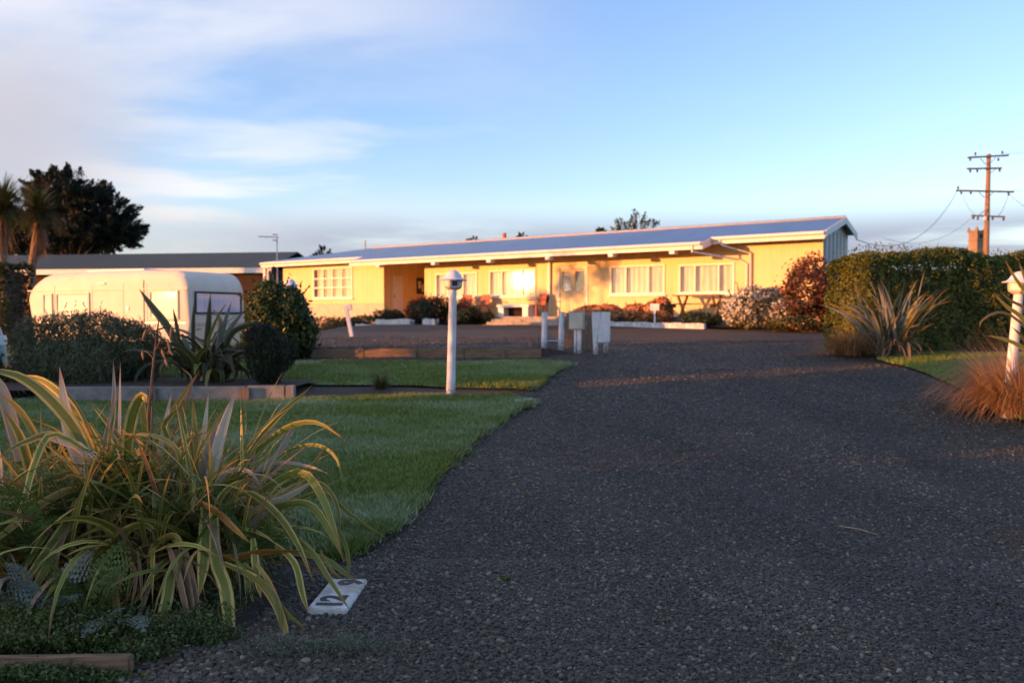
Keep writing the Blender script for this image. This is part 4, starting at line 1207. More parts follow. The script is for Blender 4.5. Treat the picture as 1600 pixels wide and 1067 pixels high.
# end window, toward the right in the photograph
ew = MB()
y0, y1, z0, z1 = -VW + 0.2, -0.18, 1.1, zt - 0.02
f = 0.05
ew.box(-0.03, -0.006, y0, y1, z1 - f, z1).box(-0.03, -0.006, y0, y1, z0, z0 + f).box(-0.03, -0.006, y0, y0 + f, z0 + f, z1 - f).box(-0.03, -0.006, y1 - f, y1, z0 + f, z1 - f)
ew = ew.build('end_window', 'black', van)
MB().box(-0.020, -0.014, y0 + f, y1 - f, z0 + f, z1 - f).build('pane', 'van_glass', ew)
MB().box(-0.011, -0.005, y0 + f, y1 - f, z0 + f, z1 - f).build('curtain', 'curtain_grey', ew)
MB().box(-0.03, -0.004, -VW + 0.12, -0.1, 0.83, 0.88).build('trim_strip', 'steel', van)
for yy in (-0.3, -VW + 0.3):
    MB().lathe([(0.05, 0), (0.06, 0.02), (0.05, 0.03)], (-0.03, yy, 0.7), 10).build('tail_lamp', 'terracotta', van)
for yy in (-0.12, -VW + 0.12):
    wv = MB()
    for i in range(18):
        pass
    wv.tube([(3.0, yy - 0.09, 0.33), (3.0, yy + 0.09, 0.33)], 0.33, 18).build('wheel', 'black', van, smooth=True)
MB().bar((VL - 0.3, -VW * 0.25, 0.42), (VL + 1.1, -VW / 2, 0.45), 0.08).bar((VL - 0.3, -VW * 0.75, 0.42), (VL + 1.1, -VW / 2, 0.45), 0.08).build('drawbar', 'steel', van)
MB().tube([(VL + 0.9, -VW / 2, 0.0), (VL + 0.9, -VW / 2, 0.6)], 0.05, 8).build('jockey_leg', 'steel', van)
MB().box(2.2, 4.4, -1.5, -0.6, VT + 0.0, VT + 0.10).build('roof_hatch', 'white', van, bevel=0.03)

# teal tent just inside the left edge
tp = on_ground(-40, 560); tp = at(-44, 540, 17.0)
tent = thing('tent', 'teal canvas tent showing only its edge at the left border', 'tent', (tp.x, tp.y, gz(tp.x, tp.y)))
def dome(r, hgt, n=20, m=8, a0=0, a1=2 * PI):
    prof = [(r * math.cos(t * PI / 2 / m) ** 0.8, hgt * math.sin(t * PI / 2 / m)) for t in range(m)] + [(0.02, hgt)]
    return MB().lathe(prof, n=n)
dome(0.62, 1.15).build('canopy', 'teal', tent, smooth=True)
MB().lathe([(0.632, 0.35), (0.63, 0.45), (0.61, 0.55)], n=20).build('band', 'pale_teal', tent, smooth=True)

# ------------------------------------------------------------------ hedges
def hedge_box(x0, x1, y0, y1, z0, ztop_fn, n, rng=RNG, r=0.25, bulge=0.12):
    """surface points and normals of a clipped hedge block; z0/top in local coordinates"""
    per_f = (x1 - x0); per_s = (y1 - y0)
    H = 2.0
    areas = np.array([per_f * H, per_f * H, per_s * H, per_s * H, per_f * per_s * 1.3])
    c = rng.choice(5, size=n, p=areas / areas.sum())
    u, v = rng.random(n), rng.random(n)
    p = np.zeros((n, 3)); nr = np.zeros((n, 3))
    for i, (fix, val, ax) in enumerate(((1, y0, 0), (1, y1, 0), (0, x0, 1), (0, x1, 1))):
        s = c == i
        p[s, fix] = val
        p[s, ax] = (x0 + u[s] * (x1 - x0)) if ax == 0 else (y0 + u[s] * (y1 - y0))
        nr[s, fix] = -1 if val in (y0, x0) and i in (0, 2) else 1
        p[s, 2] = v[s]
    s = c == 4
    p[s, 0] = x0 + u[s] * (x1 - x0); p[s, 1] = y0 + v[s] * (y1 - y0); p[s, 2] = 1.0; nr[s, 2] = 1
    top = ztop_fn(p[:, 0], p[:, 1])
    zz = p[:, 2] * (top - z0)
    p[:, 2] = z0 + zz
    # rounded shoulders
    dtop = top - p[:, 2]
    inward = np.clip(1 - dtop / r, 0, 1) ** 2 * r * 0.7
    side = nr[:, 2] == 0
    p[side] -= nr[side] * inward[side, None]
    nr[side, 2] += np.clip(1 - dtop[side] / r, 0, 1)
    ex = np.minimum(np.minimum(p[:, 0] - x0, x1 - p[:, 0]), np.minimum(p[:, 1] - y0, y1 - p[:, 1]))
    p[~side, 2] -= np.clip(1 - ex[~side] / r, 0, 1) ** 2 * r * 0.6
    p += unit(nr) * (bulge * lumps(p, 31, 1.6) + 0.06 * lumps(p, 32, 6.0))[:, None]
    p -= unit(nr) * (np.abs(rng.normal(size=n)) * 0.09)[:, None]
    return p, unit(nr)

hp = Vector((7.0, 16.2, 0.0)); hp.z = gz(hp.x, hp.y)
hang = math.radians(20)
rh = thing('clipped_hedge', 'tall clipped green hedge along the right side of the drive', 'hedge', hp, hang)
top_fn = lambda x, y: 2.12 + 0.04 * np.sin(x * 1.1 + 0.5) + 0.02 * np.sin(x * 3.3) - 0.10 * np.exp(-x * 1.2)
p_, n_ = hedge_box(0.0, 9.5, 0.0, 1.25, 0.0, top_fn, 85000)
foliage('foliage', 'lf_hedge', rh, p_, n_, 0.036, 0.5, 0.8, clump=41)
# sprigs standing up from the trimmed top
q = np.column_stack([RNG.uniform(0.1, 9.4, 700), RNG.uniform(0.1, 1.15, 700), np.zeros(700)])
q[:, 2] = top_fn(q[:, 0], q[:, 1]) + RNG.random(700) ** 2.5 * 0.13
foliage('sprigs', 'lf_hedge', rh, q, np.tile([0.3, -1, 0.2], (700, 1)), 0.04, 0.35, 0.9, axis=np.tile([0, 0, 1.0], (700, 1)))
MB().box(0.25, 9.3, 0.25, 1.0, 0.05, 1.7).build('opaque_core', 'bark', rh)  # solid core added to stop light passing through sparse leaves

bh = thing('hedge_with_shade_run', 'tall dark hedge behind the caravan at the left edge, with an unseen run added for shade', 'hedge', (-17.0, 26.5, 0.5))
p_, n_ = hedge_box(-12, 0.7, 0.0, 1.6, 0.0, lambda x, y: 2.75 + 0.12 * np.sin(x * 1.4), 26000)
foliage('foliage', 'lf_dark_hedge', bh, p_, n_, 0.06, 0.5, 0.8, clump=42)
MB().box(-11.8, 0.4, 0.25, 1.3, 0.0, 2.45).build('opaque_core', 'bark', bh)  # opaque box blocking light inside the leaf shell
for (ya, yb, hh, nn) in ((-38.0, -30.5, 3.1, 15000), (-30.49, -26.7, 1.22, 5200), (-26.69, -24.6, 1.8, 4000), (-24.59, -21.95, 2.9, 6500), (-21.94, -20.8, 1.1, 1800),  # unseen run added to cast shade; heights and gaps choose what gets sun
                         (-20.79, -19.9, 2.9, 3000), (-19.89, -18.3, 2.15, 4000), (-18.29, -17.3, 2.7, 3500)):
    p_, n_ = hedge_box(-1.6, 0.0, ya, yb, 0.0, lambda x, y: hh + 0.07 * np.sin(y * 1.3) + 0.07 * np.sin(y * 3.7), nn)
    foliage('foliage', 'lf_dark_hedge', bh, p_, n_, 0.085, 0.55, 0.9, clump=43)
    MB().box(-1.3, -0.3, ya + 0.3, yb - 0.3, 0.0, hh - 0.7).build('opaque_core', 'bark', bh)  # solid filling keeps light from leaking through the unseen run

# unseen leaf clumps on stems, added to dapple the house wall with shade
for (yy, zc, rr, nn) in ((-2.6, 3.75, 0.75, 900), (-3.9, 4.3, 0.55, 420), (-1.4, 3.1, 0.5, 380)):
    q, qn = blob_points([(-0.6, yy, zc, rr * 0.6, rr, rr)], nn, shell=0.5, lump=0.4, seed=int(nn))
    foliage('shade_clump', 'lf_dark_hedge', bh, q, qn, 0.085, 0.5, 0.9)
    MB().tube([(-0.6, yy, 0), (-0.6, yy + 0.1, zc)], [0.06, 0.02], 6).build('stem', 'bark', bh)
# ------------------------------------------------------------------ shrubs on the left
def px_shrub(name, label, px, base, D, blobs_px, n, size, mat, seed, cat='shrub', depth=0.8, **kw):
    """blobs_px: (px, py, rx_px, ry_px) around depth D"""
    b0 = at(px, base, D)
    k = D / FPX
    bl = []
    for i, (x, y, rx, ry) in enumerate(blobs_px):
        p = at(x, y, D)
        bl.append((p.x - b0.x, random.uniform(-.15, .15), p.z - b0.z, rx * k, rx * k * depth, ry * k))
    return shrub(name, label, cat, b0, bl, n, size, mat, seed=seed, **kw)
px_shrub('grey_green_shrub', 'wide grey green shrub in front of the caravan', 120, 612, 12.4,
         [(60, 545, 48, 52), (105, 530, 50, 42), (150, 520, 48, 34), (190, 545, 52, 48), (225, 550, 40, 50), (140, 570, 95, 45), (70, 580, 55, 38)], 30000, 0.034, 'lf_grey', 51, aspect=0.22, spread=0.9, axis=np.array([0, 0, 0.8]), stem=0.025, shell=0.25)
px_shrub('round_shrub', 'rounded glossy green bush at the right end of the caravan', 440, 568, 15.4,
         [(440, 500, 50, 55), (420, 485, 36, 38), (458, 520, 38, 50), (425, 535, 42, 40), (452, 478, 28, 30)], 15000, 0.045, 'lf_round', 52, aspect=0.5, stem=0.03, lump=0.3, shell=0.28)
px_shrub('dark_conifer', 'small dark conifer bush on the end of the low wall', 424, 606, 11.9,
         [(420, 545, 34, 42), (432, 560, 28, 34), (408, 528, 22, 24), (424, 582, 22, 22)], 8000, 0.034, 'lf_conifer', 53, aspect=0.18, lump=0.35, shell=0.3, spread=0.9, axis=np.array([0, 0, 1.0]), stem=0.02)
px_shrub('low_bush', 'small pale bush at the far left below the hedge', 8, 600, 12.0, [(8, 590, 26, 14), (-12, 575, 24, 22)], 1800, 0.03, 'lf_olive', 54)

# ------------------------------------------------------------------ low block wall on the left
wa, wb = on_ground(96, 632), on_ground(446, 628)
wa = Vector((wa.x, wb.y - 0.25, 0)); 
ang = math.atan2(wb.y - wa.y, wb.x - wa.x); LW = (Vector((wb.x, wb.y)) - Vector((wa.x, wa.y))).length
lw = thing('low_wall', 'low concrete retaining wall below the grey green shrub', 'wall', (wa.x, wa.y, gz(wb.x, wb.y) - 0.02), ang)
x = 0.0; i = 0
while x < LW - 0.2:
    w = min(1.2, LW - x)
    MB().box(x, x + w - 0.012, 0.0 + random.uniform(-.006, .006), 0.10, 0, 0.235 + random.uniform(-.006, .006)).build('block', 'concrete', lw, bevel=0.008)
    if i: MB().box(x - 0.06, x + 0.05, -0.055, -0.008, 0, 0.22).build('peg', 'grey_wood', lw, bevel=0.006)
    x += w; i += 1
MB().box(LW + 0.005, LW + 0.12, -0.02, 0.11, 0, 0.24).build('end_post', 'concrete', lw, bevel=0.01)
sb = MB().add([(wa.x, wa.y + 0.11, gz(wb.x, wb.y) + 0.17), (wb.x, wb.y + 0.11, gz(wb.x, wb.y) + 0.17), (wb.x + 0.1, wb.y + 1.4, 0.52), (wa.x - 3, wa.y + 2.6, 0.55), (wa.x - 3, wa.y + 0.11, 0.5)], [(0, 1, 2, 3, 4)]).build('shrub_bed', 'soil')
tag(sb, label='soil of the shrub bed behind the low wall', kind='structure')

# timber edging of the house pad
ea, eb = on_ground(492, 563), on_ground(846, 556)
te = thing('timber_edging', 'low timber plank edging between lawn and gravel pad', 'edging', (-6.6, 15.45, gz(-4, 15.4) + 0.0))
tl = eb.x + 6.6
x = 0.0
while x < tl - 0.3:
    w = min(1.9, tl - x)
    z_ = gz(-6.6 + x + w / 2, 15.4) - te.location.z
    MB().box(x, x + w - 0.01, 0.05, 0.10, z_ - 0.05, z_ + 0.175).build('plank', 'timber', te, bevel=0.006)
    MB().box(x + w * 0.5 - 0.04, x + w * 0.5 + 0.04, -0.01, 0.047, z_ - 0.05, z_ + 0.15).build('peg', 'grey_wood', te, bevel=0.005)
    x += w

# ------------------------------------------------------------------ lamp posts
def lamp_post(px, base, top, D, label, lean, rot=0.3, full=True):
    b = at(px, base, D); b.z = gz(b.x, b.y) - 0.02
    H = at(px, top, D).z - b.z
    t = thing('lamp_post', label, 'lamp', b, rot, 'white garden lamp posts')
    t.rotation_euler = (0, lean, rot * 0)
    hh = H - 0.27
    MB().tube([(0, 0, 0), (0, 0, hh * 0.5), (0, 0, hh)], [0.062, 0.057, 0.052], 16).build('post', 'post_paint', t, smooth=True)
    lan = MB().lathe([(0.075, 0.0), (0.11, 0.02), (0.125, 0.04), (0.135, 0.13)], (0, 0, hh), 6, rot).build('lantern', 'beige', t)
    for k in range(6):
        a = rot + (k + 0.5) * PI / 3
        r = 0.118
        ux, uy = math.cos(a), math.sin(a)
        tx, ty = -uy, ux
        q = []
        for (w_, z_, rr) in ((-.038, .05, .111), (.038, .05, .111), (.038, .118, .119), (-.038, .118, .119)):
            q.append((ux * rr + tx * w_, uy * rr + ty * w_, hh + z_))
        MB().add(q, [(0, 1, 2, 3)]).build('pane', 'blue_glass' if k == 4 else 'cream_trim', lan)
    MB().lathe([(0.185, 0.128), (0.19, 0.138), (0.15, 0.150), (0.12, 0.175), (0.098, 0.215), (0.07, 0.250), (0.035, 0.270), (0.006, 0.276)], (0, 0, hh), 24).build('cap', 'white', t, smooth=True)
    return t
lamp_post(704, 620, 422, 11.3, 'white lamp post standing at the lawn edge in mid view', 0.025, 0.25)
lamp_post(1573, 654, 424, 9.85, 'sunlit white lamp post among rusty grasses at right border', 0.075, 0.1)
lamp_post(455, 560, 436, 17.0, 'white lamp head showing above the round green bush', 0.0, 0.1)

# ------------------------------------------------------------------ posts, meter box and board by the drive
def post_thing(px, base, top, D, r, label, name='white_post', lean=0.0, group=None):
    b = at(px, base, D); b.z = gz(b.x, b.y) - 0.02
    H = at(px, top, D).z - b.z
    t = thing(name, label, 'post', b, 0, group); t.rotation_euler = (0, lean, 0)
    return t, H
t, H = post_thing(850, 556, 488, 15.7, 0.06, 'pair of white round posts joined by a thin rail', 'post_pair', 0.015)
MB().tube([(0, 0, 0), (0, 0, H)], 0.055, 14).build('post', 'post_paint', t, smooth=True)
MB().tube([(0.34, 0.2, -0.02), (0.345, 0.2, H + 0.0)], 0.055, 14).build('post', 'post_paint', t, smooth=True)
MB().tube([(0.0, 0.0, 0.17), (0.34, 0.2, 0.165)], 0.012, 6).build('rail', 'white', t)
D_ = 15.8
b = at(901, 557, D_); b.z = gz(b.x, b.y) - 0.02
t = thing('meter_box', 'beige metal service box on a twin post', 'box', b, -0.25)
z0 = at(897, 515, D_).z - b.z; z1 = at(897, 487, D_).z - b.z
MB().box(-0.15, 0.13, -0.02, 0.15, z0, z1).build('cabinet', 'beige', t, bevel=0.008)
MB().box(-0.142, 0.122, -0.034, -0.021, z0 + 0.012, z1 - 0.012).build('cabinet_door', 'beige', t, bevel=0.006)
MB().box(-0.16, 0.14, -0.045, 0.16, z1 + 0.001, z1 + 0.014).build('cabinet_lid', 'beige', t, bevel=0.004)
MB().box(-0.055, -0.01, 0.0, 0.06, 0, z0 + 0.1).build('post', 'post_paint', t, bevel=0.004)
MB().box(0.005, 0.08, 0.0, 0.08, 0, z0 + 0.1).build('post', 'post_paint', t, bevel=0.004)
b = at(898, 534, 16.6); b.z = gz(b.x, b.y)
t = thing('board_screen', 'weathered brown board screen behind the service box', 'screen', b, -0.05)
zt_ = at(898, 488, 16.6).z - b.z; zb_ = 0.02
for i in range(5):
    MB().box(-0.33 + i * 0.142, -0.195 + i * 0.142, random.uniform(0, .01), 0.03, zb_, zt_ + random.uniform(-.012, .012)).build('plank', 'grey_wood', t)
MB().box(-0.3, 0.34, 0.031, 0.07, 0.25, 0.32).build('rail', 'grey_wood', t)
D_ = 15.5
b = at(940, 559, D_); b.z = gz(b.x, b.y) - 0.02
t = thing('sign_board', 'blank white board with cracks on two round posts', 'sign', b, 0.0)
z0 = at(940, 535, D_).z - b.z; z1 = at(940, 487, D_).z - b.z
k_ = D_ / FPX
xa, xb = (925 - 940) * k_, (953.5 - 940) * k_
w = xb - xa
cr = xa + w * 0.46
o1 = MB().add([(xa, 0, z1), (cr - .003, 0, z1 - .004), (cr + .004, 0, z1 - 0.15), (xa + w * 0.30, 0, z0 + 0.16), (xa + w * 0.26, 0, z0 + 0.01), (xa + 0.03, 0, z0),
               (xa, 0.025, z1), (cr - .003, 0.025, z1 - .004), (cr + .004, 0.025, z1 - 0.15), (xa + w * 0.30, 0.025, z0 + 0.16), (xa + w * 0.26, 0.025, z0 + 0.01), (xa + 0.03, 0.025, z0)],
              [(5, 4, 3, 2, 1, 0), (6, 7, 8, 9, 10, 11)] + [(i, (i + 1) % 6, 6 + (i + 1) % 6, 6 + i) for i in range(6)])
o1.build('board', 'white', t)
o2 = MB().add([(cr + .007, 0.001, z1 - .004), (xb, 0.001, z1 - 0.008), (xb - 0.008, 0.001, z0 + 0.01), (xa + w * 0.30 + .006, 0.001, z0 + 0.0), (xa + w * 0.30 + .006, 0.001, z0 + 0.16), (cr + .008, 0.001, z1 - 0.15),
               (cr + .007, 0.026, z1 - .004), (xb, 0.026, z1 - 0.008), (xb - 0.008, 0.026, z0 + 0.01), (xa + w * 0.30 + .006, 0.026, z0 + 0.0), (xa + w * 0.30 + .006, 0.026, z0 + 0.16), (cr + .008, 0.026, z1 - 0.15)],
              [(5, 4, 3, 2, 1, 0), (6, 7, 8, 9, 10, 11)] + [(i, (i + 1) % 6, 6 + (i + 1) % 6, 6 + i) for i in range(6)])
o2.build('board', 'white', t)
MB().tube([(xa + 0.08, 0.08, 0), (xa + 0.045, 0.08, z1 - 0.03)], 0.045, 12).build('post', 'post_paint', t, smooth=True)
MB().tube([(xb - 0.055, 0.3, 0.0), (xb - 0.05, 0.14, z1 - 0.03)], 0.042, 12).build('post', 'post_paint', t, smooth=True)
# leaning post with a short arm
b = at(550, 534, 20.5); b.z = gz(b.x, b.y) - 0.02
t = thing('leaning_post', 'leaning white post with a short block on top by the gravel pad', 'post', b)
t.rotation_euler = (0, -0.20, 0)
H = (at(550, 482, 20.5).z - b.z) * 1.12
MB().box(-0.045, 0.045, -0.045, 0.045, 0, H).build('post', 'white', t, bevel=0.006)
MB().box(0.047, 0.15, -0.05, 0.05, H - 0.14, H + 0.01).build('tap_block', 'white_worn', t, bevel=0.006)

# ------------------------------------------------------------------ painted number slab
c0 = on_ground(529, 936)
slab_t = thing('number_slab', 'white painted slab with black numbers 12 and 9 on the gravel', 'sign', (c0.x, c0.y, c0.z + 0.005), 0)
pA, pB, pC, pD = on_ground(484, 958), on_ground(541, 962), on_ground(574, 915), on_ground(523, 909)
ax = ((pD + pC) / 2 - (pA + pB) / 2); ax.z = 0
slen = ax.length; swid = ((pB - pA).length + (pC - pD).length) / 2
slab_t.rotation_euler = (0, 0, math.atan2(ax.y, ax.x))
M['slab'] = plain('slab_paint', (0.76, 0.75, 0.72), (0.46, 0.41, 0.33), 14, 0.8, bmp=0.4)
MB().box(-slen / 2, slen / 2, -swid / 2, swid / 2, -0.03, 0.03).build('slab', 'slab', slab_t, bevel=0.006)
def text_mesh(name, s, size, off):
    cu = bpy.data.curves.new(name, 'FONT'); cu.body = s; cu.size = size; cu.offset = off; cu.extrude = 0.0006
    cu.align_x = 'CENTER'; cu.align_y = 'CENTER'
    tmp = bpy.data.objects.new('tmp', cu); COL.objects.link(tmp)
    me = bpy.data.meshes.new_from_object(tmp.evaluated_get(bpy.context.evaluated_depsgraph_get()))
    bpy.data.objects.remove(tmp); me.name = name
    return me
for s, xx, yy in (('12', -slen * 0.27, -0.005), ('9', slen * 0.36, -0.03)):
    o = link('numeral', text_mesh('numeral', s, 0.175, 0.008), 'digit', slab_t, (xx, yy, 0.0315))
    o['label'] = 'black painted number ' + s
mk = on_ground(819, 628)
t = thing('marker_slab', 'small flat white slab at the corner of the lawn', 'slab', (mk.x, mk.y, mk.z + 0.01), 0.1)
MB().box(-0.13, 0.13, -0.12, 0.12, -0.02, 0.03).build('slab', 'white', t, bevel=0.006)

# edging board at the lower left
e0, e1 = on_ground(-60, 1060), on_ground(222, 1058)
t = thing('bed_edging', 'weathered timber board edging the flax bed at lower left', 'edging', (e1.x, e1.y, e1.z), 0.03)
MB().box(-2.2, -0.05, 0.0, 0.05, -0.03, 0.085).build('plank', 'timber', t, bevel=0.008)

# ------------------------------------------------------------------ sword-leaved plants (flax)
def catmull(P, n):
    P = [Vector(p) for p in P]
    P = [P[0] * 2 - P[1]] + P + [P[-1] * 2 - P[-2]]
    out = []
    segs = len(P) - 3
    for i in range(n):
        t = i / (n - 1) * segs; s = min(int(t), segs - 1); u = t - s
        a, b, c, d = P[s:s + 4]
        out.append(0.5 * ((2 * b) + (c - a) * u + (2 * a - 5 * b + 4 * c - d) * u * u + (3 * b - a - 3 * c + d) * u ** 3))
    return out

def ribbon(P, W, side_fn, fold=0.22, n=14, base_w=0.6):
    pts = catmull(P, n)
    vs = []; uv = []; fs = []
    for i, p in enumerate(pts):
        t = i / (n - 1)
        T_ = (pts[min(i + 1, n - 1)] - pts[max(i - 1, 0)]).normalized()
        s = side_fn(T_, t); s = (s - T_ * s.dot(T_)).normalized(); nn = s.cross(T_)
        w = W * 0.5 * (base_w + (1 - base_w) * min(1, t / 0.3)) * max(0.02, 1 - max(0, (t - 0.5) / 0.5) ** 1.9)
        f = fold * (1 - 0.6 * t)
        vs += [p - s * w + nn * w * f, p - nn * w * f * 0.6, p + s * w + nn * w * f]
        uv += [(0, t), (0.5, t), (1, t)]
        if i:
            k = 3 * i
            fs += [(k - 3, k - 2, k + 1, k), (k - 2, k - 1, k + 2, k + 1)]
    return vs, fs, uv

def leaf_obj(parent, P, W, side_fn, mat, fold=0.22, n=14, base_w=0.6):
    vs, fs, uv = ribbon(P, W, side_fn, fold, n, base_w)
    o = parent.location
    me = np_mesh('leaf', [(v.x - o.x, v.y - o.y, v.z - o.z) for v in vs], fs, True, None, uv)
    return link('leaf', me, mat, parent)

def radial_leaf(parent, base, az, elev, length, droop, W, mat, twist=0.0, kink=0.0, fold=0.22, n=12):
    """leaf leaving base at azimuth az, bending over under its weight"""
    h = Vector((math.cos(az), math.sin(az), 0)); p = Vector(base); P = [p.copy()]
    e = elev; k = 7
    for i in range(k):
        e -= droop / k * (0.4 + 1.2 * i / k)
        if kink and i == k - 3: e -= kink
        p = p + (h * math.cos(e) + Vector((0, 0, 1)) * math.sin(e)) * (length / k)
        if p.z < gz(p.x, p.y) + 0.05: p.z = gz(p.x, p.y) + 0.05
        P.append(p.copy())
    sd = Vector((-math.sin(az), math.cos(az), 0))
    return leaf_obj(parent, P, W, lambda T_, t: (Matrix.Rotation(twist * (0.3 + t), 3, T_) @ sd), mat, fold, n)

